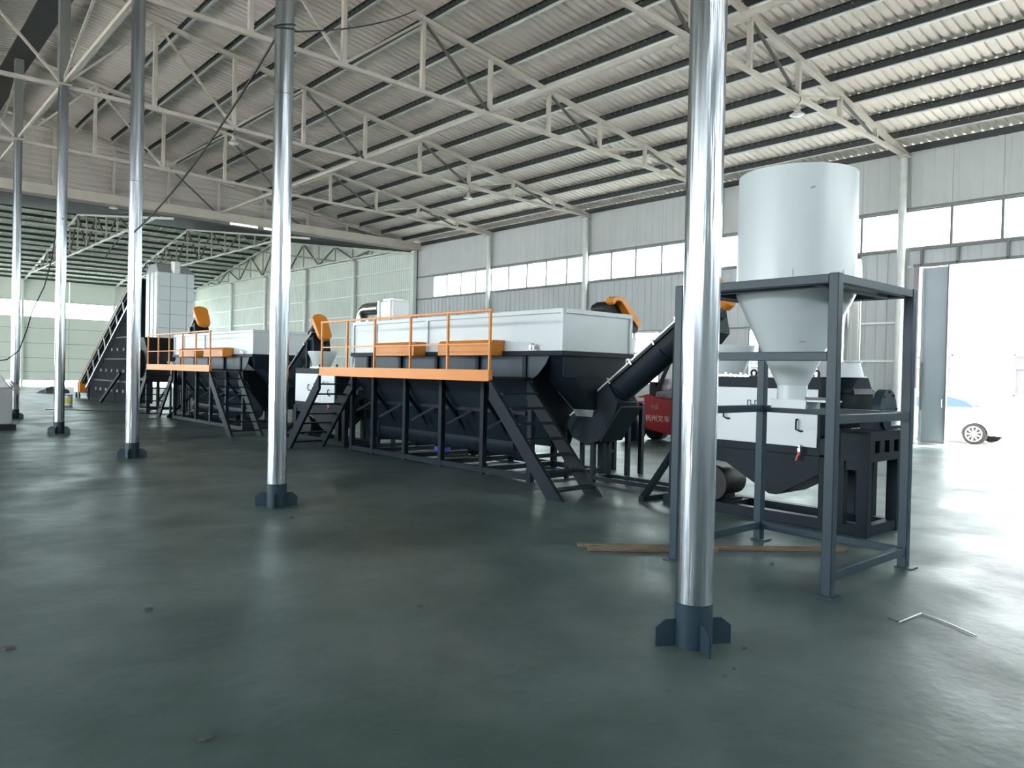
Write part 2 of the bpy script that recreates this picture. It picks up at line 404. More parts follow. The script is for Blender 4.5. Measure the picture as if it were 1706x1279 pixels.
for z in (Z5, Z6): part('girt', MB().box(XW-.07, XW-.0, YB, YM, z-.035, z+.035), 'alu', wr)
for (a, b) in ((DOOR[1]+.3, YM), (PY[0], DOOR[0]-.2)): part('girt', MB().box(XW-.08, XW-.03, a, b, 3.28, 3.33), 'alu', wr)
part('girt', MB().box(XW-.12, XW-.06, DOOR[1]+.35, 9.95, 3.27, 3.33), 'girt', wr)
part('girt', MB().box(XW-.12, XW-.06, DOOR[1]+.35, 9.95, 2.2, 2.26), 'girt', wr)
part('stud', MB().box(XW-.12, XW-.02, 9.92, 10.0, 1.14, 5.3), 'alu', wr)
for y in (3.9, 5.0, 6.15, 7.3, 8.2): part('stud', MB().box(XW-.1, XW-.03, y-.03, y+.03, 4.84, Z5), 'alu', wr)
part('outer_skin', MB().box(XW+.06, XW+.1, YB, YM, Z6, 8.1), 'wallp', wr)
# upper windows, one run per bay
def window_run(n, x, y0, y1, z0, z1, k, cross=None):
    wn = root('window_%d' % n, (x, (y0+y1)/2, z0), kind='structure')
    f = MB(); t = .03
    f.box(x-.03, x+.03, y0, y1, z0, z0+.04).box(x-.03, x+.03, y0, y1, z1-.04, z1).box(x-.03, x+.03, y0, y0+.03, z0, z1).box(x-.03, x+.03, y1-.03, y1, z0, z1)
    part('window_frame', f, 'alu', wn)
    s = (y1-y0)/k
    for i in range(1, k): part('mullion', MB().box(x-.03, x+.03, y0+i*s-.032, y0+i*s+.032, z0+.04, z1-.04), 'alu', wn)
    if cross: part('transom', MB().box(x-.03, x+.03, y0+.03, y1-.03, cross-.025, cross+.025), 'alu', wn)
    for i in range(k): part('pane', MB().box(x+.005, x+.009, y0+i*s+.02, y0+(i+1)*s-.02, z0+.04, z1-.04), 'glass', wn)
    return wn
n = 1
for b in range(len(PY)-1):
    y0, y1 = PY[b], PY[b+1]
    if b == len(PY)-2: y1 = 31.03
    window_run(n, XW+.02, y0, y1, Z5+.03, Z6-.03, 4 if b == len(PY)-2 else 5); n += 1
for b in (3, 4, 5):
    window_run(n, XW+.02, PY[b]+2*PW, PY[b]+4*PW, 1.34, 3.28, 2, 2.5); n += 1
# sliding door
dr = root('door_1', (XW+.05, 7.8, 0), kind='structure')
part('door_leaf', MB().box(XW+.06, XW+.11, 7.56, 8.22, .0, 4.78), 'doorleaf', dr, bev=.004)
part('leaf_edge', MB().box(XW+.02, XW+.12, 7.53, 7.57, .0, 4.8), 'alu', dr)
part('leaf_stile', MB().box(XW+.0, XW+.06, 8.14, 8.2, .0, 4.7), 'doorleaf', dr)
part('bolt_rail', MB().box(XW-.03, XW+.02, 8.12, 8.16, .9, 2.2), 'alu', dr)
part('handle', MB().tube([(XW+.06, 7.62, 1.0), (XW-.0, 7.62, 1.0), (XW-.0, 7.62, 1.2), (XW+.06, 7.62, 1.2)], .015), 'girt', dr)
part('door_post', MB().box(XW-.09, XW-.01, 8.26, 8.38, 1.5, 4.84), 'mauve', dr)
part('door_post', MB().box(XW-.09, XW-.01, 8.26, 8.38, 0, 1.5), 'girt', dr)
part('door_head', MB().box(XW-.1, XW+.1, DOOR[0], 8.4, 4.80, 4.88), 'alu', dr)
part('threshold', MB().box(XW-.2, XW+.6, DOOR[0], DOOR[1], -.1, .012), 'yard', kind='structure').name = 'trim_1'

# ---- left wall with the same window band and extra unseen gaps added for light, and open back wall (behind the camera)
wl = root('wall_left', (XL, 10, 0), kind='structure')
part('wall_panel', MB().box(XL-.1, XL, YB, YM, 6.42, 8.1), 'wallp', wl)
part('wall_panel', MB().box(XL-.1, XL, YB, 8, 0, 5.3), 'wallr', wl); part('wall_panel', MB().box(XL-.1, XL, 12, 18, 0, 5.3), 'wallr', wl); part('wall_panel', MB().box(XL-.1, XL, 24, YM, 0, 5.3), 'wallr', wl)
part('wall_panel', MB().box(XL-.1, XL, YM, 47, 0, 5.2), 'wallb', wl); part('wall_panel', MB().box(XL-.1, XL, 57, YF, 0, 5.2), 'wallb', wl); part('wall_panel', MB().box(XL-.1, XL, YM, YF, 6.3, 10.3), 'wallb', wl)
wb = root('wall_back', (4, YB, 0), kind='structure')
part('wall_panel', MB().box(XL, 4, YB-.1, YB, 0, 8.1), 'wallp', wb); part('wall_panel', MB().box(4, XW, YB-.1, YB, 0, 5.3), 'wallp', wb)
part('wall_panel', MB().box(4, XW, YB-.1, YB, 6.4, 8.1), 'wallp', wb)
part('gable_panel', MB().prism([(XL, YB-.1, 8.1), (XW, YB-.1, 8.1), (XR, YB-.1, 10.8)], (0, .1, 0)), 'wallp', wb)

# ---- far hall: gable wall on the right, long wall at the far end, roof with trusses
ZE = 7.62
wg = root('wall_gable', (XW, 48, 0), kind='structure')
GW = 1.0
RY = (YM+YF)/2
def zroofb(y): return ZE+.15*((y-YM) if y < RY else (YF-y))
ng = int((YF-YM)/GW)
pfb = [(0, 0)]
for k in range(5):
    c = GW*(k+.5)/5; pfb += [(c-.05, 0), (c-.025, .03), (c+.025, .03), (c+.05, 0)]
pfb += [(GW, 0)]
for i in range(ng+1):
    y = YM+i*GW; h = zroofb(min(y+GW/2, YF))+.3
    wdt = min(GW, YF-y)
    if wdt <= .05: break
    mb = MB().sheet([(a*wdt/GW, b) for a, b in pfb], (XW, y, 0), (0, 1, 0), (0, 0, h), (-1, 0, 0)); part('wall_panel', mb, 'wallb', wg)
for z in (1.2, 2.4, 3.5, 4.7, 5.85, 6.95, 7.85): part('girt', MB().box(XW-.12, XW-.05, YM+.1, YF, z-.03, z+.03), 'girt', wg)
part('joint_column', MB().box(XW-.3, XW-.1, YM-.05, YM+.2, 0, 8.0), 'wallb', wg)
wf = root('wall_far', (4, YF, 0), kind='structure')
for (a, b) in ((.38, 1.02), (1.02, 2.03), (2.03, 3.1), (3.1, 4.2), (4.2, 5.0)):
    for x0 in (XL, XL+9.1, XL+18.2, XL+27.3):
        part('wall_panel', MB().box(x0+.01, x0+9.09, YF, YF+.08, a+.02, b-.01), 'wallf', wf)
part('backing', MB().box(XL, XW, YF+.08, YF+.12, .38, 5.0), 'grey_paint', wf)
for x0 in (XL, XL+9.1, XL+18.2, XL+27.3): part('wall_panel', MB().box(x0+.01, x0+9.09, YF, YF+.08, 6.2, 7.8), 'wallf', wf)
for k in range(7): part('pilaster', MB().box(XL+.2+k*6.03-.07, XL+.2+k*6.03+.07, YF-.15, YF, 0, 7.6), 'wallf', wf)
window_y = root('window_%d' % n, (4, YF, 5), kind='structure'); n += 1
for k in range(6):
    xa = XL+.2+k*6.03
    part('window_frame', MB().box(xa, xa+6.03, YF, YF+.05, 4.98, 5.04).box(xa, xa+6.03, YF, YF+.05, 6.16, 6.22), 'wallf', window_y)
    part('pane', MB().box(xa+.05, xa+5.98, YF+.02, YF+.025, 5.04, 6.16), 'glass', window_y)
cb = root('ceiling_far', (4, RY, 10.3), kind='structure')
sh_f = MB().sheet(prof, (0, 0, 0), (1, 0, 0), (0, YF+.3-RY, -SLOPE*(YF+.3-RY)), (0, 0, 1)).mesh('roof_sheet', 'roofb')
sh_n = MB().sheet(prof, (0, 0, 0), (1, 0, 0), (0, -(RY-YM+.3), -SLOPE*(RY-YM+.3)), (0, 0, 1)).mesh('roof_sheet', 'roofb')
zrb = zroofb(RY)+.22
for i in range(int((XW-XL)/W)+2):
    x = XW+.2-(i+1)*W
    inst('roof_sheet', sh_f, cb, (x, RY, zrb)); inst('roof_sheet', sh_n, cb, (x, RY, zrb))
pb = MB().box(0, XW-XL, 0, .065, 0, .004).box(0, XW-XL, .061, .065, 0, .15).box(0, XW-XL, 0, .065, .146, .15).mesh('purlin', 'purlin')
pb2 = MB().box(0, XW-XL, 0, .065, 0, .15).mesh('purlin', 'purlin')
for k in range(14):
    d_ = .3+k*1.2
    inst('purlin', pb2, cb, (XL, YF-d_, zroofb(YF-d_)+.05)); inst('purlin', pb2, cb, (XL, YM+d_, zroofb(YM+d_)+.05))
part('valley_gutter', MB().box(XL, XW, YM-.28, YM+.28, 7.78, 7.82).box(XL, XW, YM-.28, YM-.26, 7.82, 8.15).box(XL, XW, YM+.26, YM+.28, 7.82, 8.0), 'truss', cb)
# gable closure between roofs (near hall roof stands taller at its ridge)
part('gable_frame', MB().beam((XR, YM, 10.6), (XW, YM, 7.95), .06, .06), 'truss', cb)
def truss_far(x, label):
    t = root('roof_truss', (x, RY, 7.8), label, 'roof truss', 'lattice trusses of the far hall')
    P = (YF-YM)/16
    zb = 7.95
    part('bottom_chord', MB().beam((x, YM, zb), (x, YF, zb), .07, .08), 'galv', t)
    part('top_chord', MB().beam((x, YM, zroofb(YM)+.0), (x, RY, zroofb(RY)), .1, .09).beam((x, YF, zroofb(YF)), (x, RY, zroofb(RY)), .1, .09), 'galv', t)
    for i in range(2, 15):
        y = YM+i*P
        part('post', MB().box(x-.035, x+.035, y-.035, y+.035, zb, zroofb(y)), 'truss', t)
        if i < 14:
            y2 = y+P
            a, b = ((x, y, zroofb(y)), (x, y2, zb)) if i % 2 == 0 else ((x, y, zb), (x, y2, zroofb(y2)))
            part('diagonal', MB().beam(a, b, .07), 'rod', t)
    return t
tf = truss_far(XW-.3, 'slim zigzag roof truss fixed along the ribbed far hall wall')
for x, l in ((16.2, 'slim zigzag roof truss in the far hall, above the grey tower'), (10.2, 'slim zigzag roof truss in the far hall, left of the grey tower'), (4.2, 'slim zigzag roof truss at the far left of the far hall'), (-1.8, 'slim zigzag roof truss out of view at the left of the far hall')):
    copy_tree(tf, off=(x-(XW-.3), 0, 0), label=l)
for y, z, l in ((40.5, 8.0, 'nearest'), (48.6, 8.0, 'middle'), (56.7, 8.0, 'farthest')):
    tag(part('tie_beam', MB().box(XL, XW-.1, y-.04, y+.04, z-.04, z+.04), 'truss'), l+' long tie running across the far hall trusses', 'tie beam')

# portals on the openings
H = math.pi/2
portal('daylight_right_windows', (XW+.15, 11, 5.86), 42, 1.1, (0, H, 0)) if False else None
def portal_x(name, x, y0, y1, z0, z1, inward):
    l = bpy.data.lights.new(name, 'AREA'); l.shape = 'RECTANGLE'; l.cycles.is_portal = True
    l.size = z1-z0; l.size_y = y1-y0
    o = bpy.data.objects.new(name, l); COL.objects.link(o); o.location = (x, (y0+y1)/2, (z0+z1)/2)
    o.rotation_euler = (0, H if inward < 0 else -H, 0)
portal_x('portal_windows_right', XW+.14, YB, 31, 5.3, 6.42, -1)
portal_x('portal_door', XW+.2, DOOR[0], DOOR[1], 0, 4.8, -1)
portal_x('portal_windows_left', XL-.15, YB, YF, 5.3, 6.42, 1)
portal_x('portal_opening_left', XL-.15, 8, 12, 0, 5.3, 1)
portal_x('portal_opening_left', XL-.15, 18, 24, 0, 5.3, 1)  # out-of-view gap added to brighten the left side of the roof
portal_x('portal_added_opening_far', XL-.15, 47, 57, 0, 5.2, 1)  # out-of-view gap added to let more light into the far hall
def portal_y(name, y, x0, x1, z0, z1, inward):
    l = bpy.data.lights.new(name, 'AREA'); l.shape = 'RECTANGLE'; l.cycles.is_portal = True
    l.size = x1-x0; l.size_y = z1-z0
    o = bpy.data.objects.new(name, l); COL.objects.link(o); o.location = ((x0+x1)/2, y, (z0+z1)/2)
    o.rotation_euler = (H if inward > 0 else -H, 0, 0)
portal_y('portal_far_windows', YF+.15, XL, XW, 5.0, 6.2, -1)
portal_y('portal_back_windows', YB-.15, 4, XW, 5.3, 6.4, 1)

# ================================================================ OUTSIDE THE DOOR
ob = root('opposite_building', (31, 8, -.12), 'overexposed white building across the yard seen through the doorway', 'building')
part('wall', MB().box(30.0, 30.5, -12, 60, -.12, 9), 'facade', ob); part('plinth', MB().box(29.9, 30.0, -12, 60, -.12, 1.2), 'facade', ob)
for k in range(-4, 12):
    y0 = 6.6+k*3.35
    f = part('window', MB().box(29.93, 30.0, y0, y0+1.45, 1.25, 1.31).box(29.93, 30.0, y0, y0+1.45, 2.62, 2.68).box(29.93, 30.0, y0, y0+.06, 1.25, 2.68).box(29.93, 30.0, y0+1.39, y0+1.45, 1.25, 2.68)
             .box(29.93, 30.0, y0+.06, y0+1.39, 2.18, 2.24).box(29.93, 30.0, y0+.7, y0+.75, 1.31, 2.18), 'girt', ob)
    part('pane', MB().box(29.97, 29.99, y0+.06, y0+1.39, 1.31, 2.62), 'panedark', f)
# white saloon car
def lerp(a, b, t): return a+(b-a)*t
cr = root('car', (25.6, 8.9, -.12), 'white saloon car parked outside the doorway, only its rear half showing', 'car')
yr, X0c, X1c, g0 = 6.68, 24.72, 26.44, -.12
bodyp = [(6.70, .35), (6.68, .62), (6.74, .95), (7.2, 1.03), (7.35, 1.04), (10.0, .98), (10.9, .80), (11.2, .62), (11.18, .32), (10.62, .25)]
def arch(cy, r=.35, s=1): return [(cy+r*math.cos(a), .30+r*math.sin(a)) for a in [math.radians(x) for x in range(0, 181, 20)]]
lower = [(11.18, .25)]+[(10.2+.36*math.cos(math.radians(a)), .28+.36*math.sin(math.radians(a))) for a in range(0, 181, 20)]+[(9.7, .22), (8.1, .22)]+[(7.6+.36*math.cos(math.radians(a)), .28+.36*math.sin(math.radians(a))) for a in range(0, 181, 20)]+[(6.74, .28)]
top = [(6.68, .62), (6.72, .95), (7.35, 1.05), (10.0, .98), (10.9, .82), (11.22, .60)]
poly = lower[::1]+top
part('body', MB().prism([(X0c, y, z+g0) for y, z in poly], (X1c-X0c, 0, 0)), 'carpaint', cr, bev=.03)
cab = [(7.25, 1.03), (7.75, 1.30), (8.3, 1.43), (9.1, 1.44), (9.5, 1.36), (10.15, .98)]
mbc = MB(); n0 = [(X0c+.02, y, z+g0) if z < 1.1 else (X0c+.2, y, z+g0) for y, z in cab]; n1 = [(X1c-.02, y, z+g0) if z < 1.1 else (X1c-.2, y, z+g0) for y, z in cab]
k = len(cab); mbc.add(n0+n1, [tuple(range(k)), tuple(range(k, 2*k))[::-1]]+[(i, (i+1) % k, k+(i+1) % k, k+i) for i in range(k)])
part('cabin', mbc, 'carpaint', cr, bev=.02)
for wpoly in ([(7.62, 1.08), (7.85, 1.25), (8.3, 1.36), (8.42, 1.37), (8.42, 1.07)], [(8.5, 1.07), (8.5, 1.375), (9.05, 1.37), (9.4, 1.29), (9.85, 1.05)], [(7.4, 1.09), (7.56, 1.09), (7.74, 1.22)]):
    part('side_window', MB().prism([(X0c+.02+(z-1.03)*.45-.012, y, z+g0) for y, z in wpoly], (.012, 0, 0)), 'lowcarglass', cr)
for cy in (7.6, 10.2):
    wh = part('wheel', MB().cyl((X0c-.0, cy, g0+.31), (X0c+.2, cy, g0+.31), .31, n=28), 'rubber', cr)
    rim = MB().cyl((X0c-.012, cy, g0+.31), (X0c+.01, cy, g0+.31), .06, n=16)
    rim.lathe([(.2, 0), (.225, 0), (.225, .02), (.2, .02)], (0, 0, 0), 28, closed=True)
    nn = 4*28
    for i in range(len(rim.v)-nn, len(rim.v)):
        v = rim.v[i]; rim.v[i] = Vector((X0c-.015+v.z, cy+v.x, g0+.31+v.y))
    for a in range(9):
        t_ = 2*math.pi*a/9; rim.beam((X0c-.005, cy+.04*math.cos(t_), g0+.31+.04*math.sin(t_)), (X0c-.005, cy+.205*math.cos(t_), g0+.31+.205*math.sin(t_)), .035, .02, side=(1, 0, 0))
    part('rim', rim, 'carpaint', wh, label='pale many-spoked rim')
for cy in (7.6, 10.2): part('wheel', MB().cyl((X1c-.2, cy, g0+.31), (X1c, cy, g0+.31), .31, n=20), 'rubber', cr)

# gable cladding between the two roofs
gm = MB(); zz = 7.82
gm.prism([(2*XR-XW, YM+.3, 7.82), (XW, YM+.3, 7.82), (XW, YM+.3, 8.2), (XR, YM+.3, 10.95), (2*XR-XW, YM+.3, 8.2)], (0, .02, 0))
while zz < 10.7:
    hw = min(XW-XR, (10.8-zz)/.15)
    gm.sheet([(-.05, 0), (-.02, .03), (.02, .03), (.05, 0)], (XR-hw, YM+.3, zz), (0, 0, 1), (2*hw, 0, 0), (0, -1, 0)); zz += .21
part('gable_cladding', gm, 'clad', cb)

# ================================================================ HOPPER AND ITS STAND
FX0, FX1, FY0, FY1 = 5.66, 7.16, 2.68, 4.18
T = .08
st = root('hopper_stand', ((FX0+FX1)/2, (FY0+FY1)/2, 0), 'tall square slate-blue tube stand carrying the big white hopper', 'stand')
def tb(nm, p, q, wd=T, m='darkframe', par=None, bev=.006): return part(nm, MB().beam(p, q, wd), m, par, bev=bev)
for x in (FX0+T/2, FX1-T/2):
    for y in (FY0+T/2, FY1-T/2):
        l = part('leg', MB().box(x-T/2, x+T/2, y-T/2, y+T/2, 0, 2.47), 'darkframe', st, bev=.006)
        sx = .03 if x > 6.4 else -.03
        part('foot_plate', MB().box(x-T/2-.03+sx, x+T/2+.03+sx, y-T/2-.03-.02, y+T/2+.02, 0, .012), 'darkframe', l)
def ring(z, sides, nm='rail'):
    a, b, c, d2 = FX0+T, FX1-T, FY0+T, FY1-T
    if 'f' in sides: part(nm, MB().box(FX0+.006, FX0+T-.006, c, d2, z, z+.07), 'darkframe', st, bev=.005)
    if 'b' in sides: part(nm, MB().box(FX1-T+.006, FX1-.006, c, d2, z, z+.07), 'darkframe', st, bev=.005)
    if 'r' in sides: part(nm, MB().box(a, b, FY0+.006, FY0+T-.006, z, z+.07), 'darkframe', st, bev=.005)
    if 'l' in sides: part(nm, MB().box(a, b, FY1-T+.006, FY1-.006, z, z+.07), 'darkframe', st, bev=.005)
ring(2.395, 'fbrl', 'top_rail'); ring(1.80, 'f'); ring(1.315, 'brl'); ring(.12, 'brl', 'bottom_rail')
HX, HY = 6.44, 3.45
for y in (HY-.56, HY+.56): part('support_beam', MB().box(FX0+T, FX1-T, y-.035, y+.035, 2.39, 2.46), 'darkframe', st, bev=.004)
for x in (HX-.56, HX+.56): part('support_beam', MB().box(x-.035, x+.035, FY0+T, FY1-T, 2.392, 2.458), 'darkframe', st, bev=.004)
hp = root('hopper', (HX, HY, 2.46), 'huge white cylindrical hopper with a cone bottom standing in the slate-blue frame', 'hopper')
part('drum', MB().lathe([(.505, 2.40), (.505, 3.46), (.498, 3.46), (.498, 2.40)], (HX, HY, 0), 96, closed=True), 'hopper', hp)
part('cone', MB().lathe([(.505, 2.40), (.13, 1.60), (.12, 1.60), (.495, 2.40)], (HX, HY, 0), 96, closed=True), 'hopper', hp)
part('spout', MB().lathe([(.128, 1.60), (.128, 1.46), (.118, 1.46), (.118, 1.60)], (HX, HY, 0), 48, closed=True), 'hopper', hp)
part('flange', MB().lathe([(.505, 2.465), (.60, 2.465), (.60, 2.475), (.505, 2.475)], (HX, HY, 0), 64, closed=True), 'hopper', hp)
g_ = part('slide_gate', MB().box(HX-.13, HX+.13, HY-.20, HY+.13, 1.395, 1.475), 'hopper', hp, bev=.004)
part('gate_blade', MB().box(HX-.12, HX+.12, HY-.40, HY-.16, 1.46, 1.475), 'hopper', g_); part('gate_rod', MB().cyl((HX-.1, HY-.18, 1.49), (HX-.1, HY-.42, 1.49), .012, n=8), 'steel', g_)
for a in (200, 262, 20, 110):
    u = Vector((math.cos(math.radians(a)), math.sin(math.radians(a)), 0)); v = Vector((-u.y, u.x, 0)); o = Vector((HX, HY, 0))+u*.505
    l = part('lifting_lug', MB().prism([o+v*.05+Vector((0, 0, 2.475)), o-v*.05+Vector((0, 0, 2.475)), o-v*.05+Vector((0, 0, 2.58)), o+v*.05+Vector((0, 0, 2.58))], u*.008), 'hopper', hp)
    part('bolt', MB().cyl(o+Vector((0, 0, 2.5)), o+u*.035+Vector((0, 0, 2.5)), .02, n=10), 'galv', l)
a = math.radians(222); u = Vector((math.cos(a), math.sin(a), 0)); v = Vector((-u.y, u.x, 0)); o = Vector((HX, HY, 3.25))+u*.506
part('paint_scuff', MB().prism([o-v*.025-Vector((0, 0, .012)), o+v*.008-Vector((0, 0, .006)), o+v*.028+Vector((0, 0, .014)), o-v*.01+Vector((0, 0, .012))], u*.001), 'grey_paint', hp)
o = Vector((HX, HY, 1.98))+u*.31
part('paint_scuff', MB().prism([o-v*.025, o+v*.025, o+v*.02+Vector((0, 0, .008)), o-v*.02+Vector((0, 0, .008))], u*.012), 'grey_paint', hp)

# ================================================================ DEWATERING MACHINE (two alike)
def text_part(s, size, origin, m, par, name='lettering', ux=(0, -1, 0), uz=(0, 0, 1), ext=.002, sx=1):
    cu = bpy.data.curves.new(name, 'FONT'); cu.body = s; cu.size = size; cu.extrude = ext; cu.resolution_u = 2
    ob_ = bpy.data.objects.new(name, cu); COL.objects.link(ob_)
    dg = bpy.context.evaluated_depsgraph_get(); me = bpy.data.meshes.new_from_object(ob_.evaluated_get(dg)); bpy.data.objects.remove(ob_)
    ux = Vector(ux); uz = Vector(uz); n_ = ux.cross(uz); me.transform(Matrix(((ux.x*sx, uz.x, n_.x, 0), (ux.y*sx, uz.y, n_.y, 0), (ux.z*sx, uz.z, n_.z, 0), (0, 0, 0, 1))))
    me.materials.clear(); me.materials.append(M[m]); o = bpy.data.objects.new(name, me); COL.objects.link(o)
    o.parent = par; o.location = Vector(origin)-wloc(par); return o
def dewater(y0=0):
    t = root('dewatering_machine', (8.55, 4.9, 0), 'white-doored dark dewatering machine behind the hopper stand, under the large white hopper', 'machine')
    X0, X1 = 8.19, 8.95
    part('housing', MB().box(X0, X1, 4.04, 6.0, .80, 1.67), 'dark', t, bev=.006)
    for i, (a, b) in enumerate(((4.07, 4.715), (4.725, 5.95))):
        dpan = part('door', MB().box(X0-.022, X0, a, b, .895, 1.545), 'white', t, bev=.004)
        yy = a+.24
        yy, zz_ = (4.30, 1.20) if i == 0 else (5.24, 1.29)
        part('handle', MB().tube([(X0-.02, yy, zz_), (X0-.055, yy, zz_), (X0-.06, yy, zz_-.02), (X0-.06, yy, zz_-.11), (X0-.055, yy-.05, zz_-.13), (X0-.02, yy-.06, zz_-.13)], .011, 8), 'black', dpan)
        if i == 0: text_part('械', .085, (X0-.0225, 4.62, 1.322), 'logo', dpan); text_part('机械设备', .07, (X0-.0225, 4.52, 1.325), 'logogrey', dpan, sx=.8)
        if i == 1:
            lg = MB(); yb = 4.945; zb_ = 1.315; s = .022
            def bx(ya, yb2, za, zb2): lg.box(X0-.0245, X0-.022, yb-yb2, yb-ya, zb_+za, zb_+zb2)
            bx(0, .014, 0, .085); bx(0, .05, .072, .085); bx(.04, .054, .02, .085); bx(.04, .11, .02, .034); bx(.096, .11, .02, .085); bx(.096, .15, .072, .085); bx(.136, .15, 0, .085)
            part('logo', lg, 'logo', dpan)
            text_part('恒', .085, (X0-.0225, 4.77, 1.322), 'logo', dpan)
    part('lower_skirt', MB().box(X0-.012, X1, 4.04, 6.0, .74, .80), 'dark', t)
    pts = [(4.06, .76), (4.06, .60), (4.56, .31), (4.66, .31), (5.24, .62), (5.98, .66), (5.98, .76)]
    part('drain_hopper', MB().prism([(X0+.02, y, z) for y, z in pts], (X1-X0-.06, 0, 0)), 'dark', t)
    for x in (X0, X1-.13):
        for y in (3.92, 5.95):
            part('leg', MB().box(x, x+.13, y, y+.13, .1, .8), 'dark', t, bev=.005)
        part('base_beam', MB().box(x-.02, x+.1, 3.5, 6.15, 0, .12), 'dark', t, bev=.004)
    for y in (3.95, 5.3, 6.05): part('base_beam', MB().box(X0+.1, X1-.14, y-.05, y+.05, 0, .11), 'dark', t)
    # bearing stand at the near end
    for x in (X0-.1, X1-.12): part('stand_leg', MB().box(x, x+.10, 3.46, 3.58, 0, .86), 'dark', t, bev=.005); part('stand_leg', MB().box(x, x+.1, 3.72, 3.82, .12, .86), 'dark', t)
    part('stand_sill', MB().box(X0, X1-.1, 3.47, 3.57, .02, .12), 'dark', t)
    part('side_rail', MB().box(X0-.08, X0, 3.58, 4.0, .70, .80), 'dark', t)
    sb = MB(); x0, x1 = X0-.12, X1+.02
    xs = [x0+.12, x0+.24, x0+.36, x0+.48, x0+.60, x0+.72]
    sb.box(x0, x1, 3.44, 3.47, .80, .89).box(x0, x1, 3.44, 3.47, 1.02, 1.12)
    for a, b in ((x0, xs[0]), (xs[1], xs[2]), (xs[3], xs[4]), (xs[5], x1)): sb.box(a, b, 3.44, 3.47, .89, 1.02)
    sb.box(x0, x0+.03, 3.47, 3.78, .8, 1.12).box(x1-.03, x1, 3.47, 3.78, .8, 1.12).box(x0, x1, 3.47, 3.78, 1.09, 1.12).box(x0, x1, 3.75, 3.78, .8, 1.12)
    part('bearing_stand', sb, 'dark', t)
    part('deck_plate', MB().box(X0, X1, 3.78, 4.04, .82, 1.0), 'dark', t)
    # bearing and round bolted cover
    part('bearing_block', MB().box(8.45, 8.85, 3.55, 3.72, 1.12, 1.22).cyl((8.65, 3.52, 1.22), (8.65, 3.75, 1.22), .09, n=20), 'dark', t, bev=.004)
    cv = MB(); c = (8.90, 3.60, 1.30)
    arc = [(c[0]+  .23*math.cos(math.radians(a)), c[1], c[2]+.27*math.sin(math.radians(a))) for a in range(0, 181, 15)]
    arc = [(c[0]+.24, c[1], c[2]-.09)]+arc+[(c[0]-.24, c[1], c[2]-.09)]
    cv.prism(arc, (0, .10, 0)); gc = part('belt_cover', cv, 'darkframe', t, bev=.004)
    for a in (10, 55, 90, 130, 172):
        px_, pz_ = c[0]+.205*math.cos(math.radians(a)), c[2]+.235*math.sin(math.radians(a))
        part('bolt', MB().cyl((px_, c[1]-.012, pz_), (px_, c[1], pz_), .016, n=6), 'black', gc)
    for i in range(3):
        for j in range(4): pass
    vs = MB()
    for i in range(3):
        for j in range(4): vs.box(c[0]-.09+i*.06, c[0]-.05+i*.06, c[1]-.002, c[1], c[2]-.03+j*.024, c[2]-.022+j*.024)
    part('vent_slots', vs, 'black', gc)
    part('cover_foot', MB().box(c[0]-.24, c[0]+.25, c[1]-.06, c[1]+.1, 1.12, 1.155), 'dark', t)
    # volute with folded hood, adaptor and duct
    vo = MB(); vx, vy = 8.82, 4.06
    prof_ = [(vx-.26, 1.12), (vx+.26, 1.12), (vx+.30, 1.3), (vx+.28, 1.5), (vx+.14, 1.69), (vx-.14, 1.69), (vx-.28, 1.56), (vx-.30, 1.3)]
    vo.prism([(x, vy-.2, z) for x, z in prof_], (0, .42, 0)); part('fan_volute', vo, 'dark', t, bev=.006)
    part('volute_hood', MB().frustum((vx-.30, vx+.30, vy-.24, vy+.2, 1.5), (vx-.13, vx+.13, vy-.12, vy+.12, 1.69)), 'dark', t)
    ad = part('duct_adaptor', MB().lathe([(.19, 1.70), (.145, 1.87), (.135, 1.87), (.18, 1.70)], (vx, vy, 0), 32, closed=True), 'white', t)
    part('flange', MB().lathe([(.14, 1.69), (.225, 1.69), (.225, 1.703), (.14, 1.703)], (vx, vy, 0), 32, closed=True), 'galv', ad)
    part('collar', MB().lathe([(.14, 1.865), (.165, 1.865), (.165, 1.885), (.14, 1.885)], (vx, vy, 0), 32, closed=True), 'steel', ad)
    for y in (4.14, 4.92, 5.7):
        rg = MB(); cc = Vector((8.26, y, 1.71))
        rg.box(8.235, 8.285, y-.05, y+.05, 1.67, 1.69)
        rg.tube([cc+Vector((0, .035*math.cos(a), .01+.035*math.sin(a))) for a in [math.radians(x) for x in range(-50, 231, 20)]], .012, 8)
        part('lifting_eye', rg, 'black', t)
    # belt motor below
    mo = part('motor', MB().cyl((8.30, 5.45, .34), (8.75, 5.45, .34), .17, n=24).cyl((8.22, 5.45, .34), (8.30, 5.45, .34), .22, n=28).cyl((8.75, 5.45, .34), (8.82, 5.45, .34), .13, n=20), 'black', t, bev=.004)
    part('motor_foot', MB().box(8.35, 8.7, 5.3, 5.6, .08, .14).box(8.4, 8.65, 5.38, 5.52, .14, .2), 'dark', mo)
    # ball valve with a red lever
    v_ = part('ball_valve', MB().cyl((X0-.06, 4.25, .92), (X0-.06, 4.25, .80), .012, n=8).cyl((X0, 4.25, .90), (X0-.07, 4.25, .90), .012, n=8).box(X0-.075, X0-.045, 4.235, 4.265, .84, .88), 'steel', t)
    part('lever', MB().beam((X0-.07, 4.25, .84), (X0-.07, 4.28, .74), .018), 'red', v_)
    # white feed hopper
    fh = MB(); fx, fy = 8.62, 5.5
    fh.lathe([(.34, 2.07), (.34, 2.03), (.17, 1.67), (.16, 1.67), (.33, 2.03), (.33, 2.07)], (fx, fy, 0), 32, closed=True)
    part('feed_hopper', fh, 'white', t)
    cl = MB()
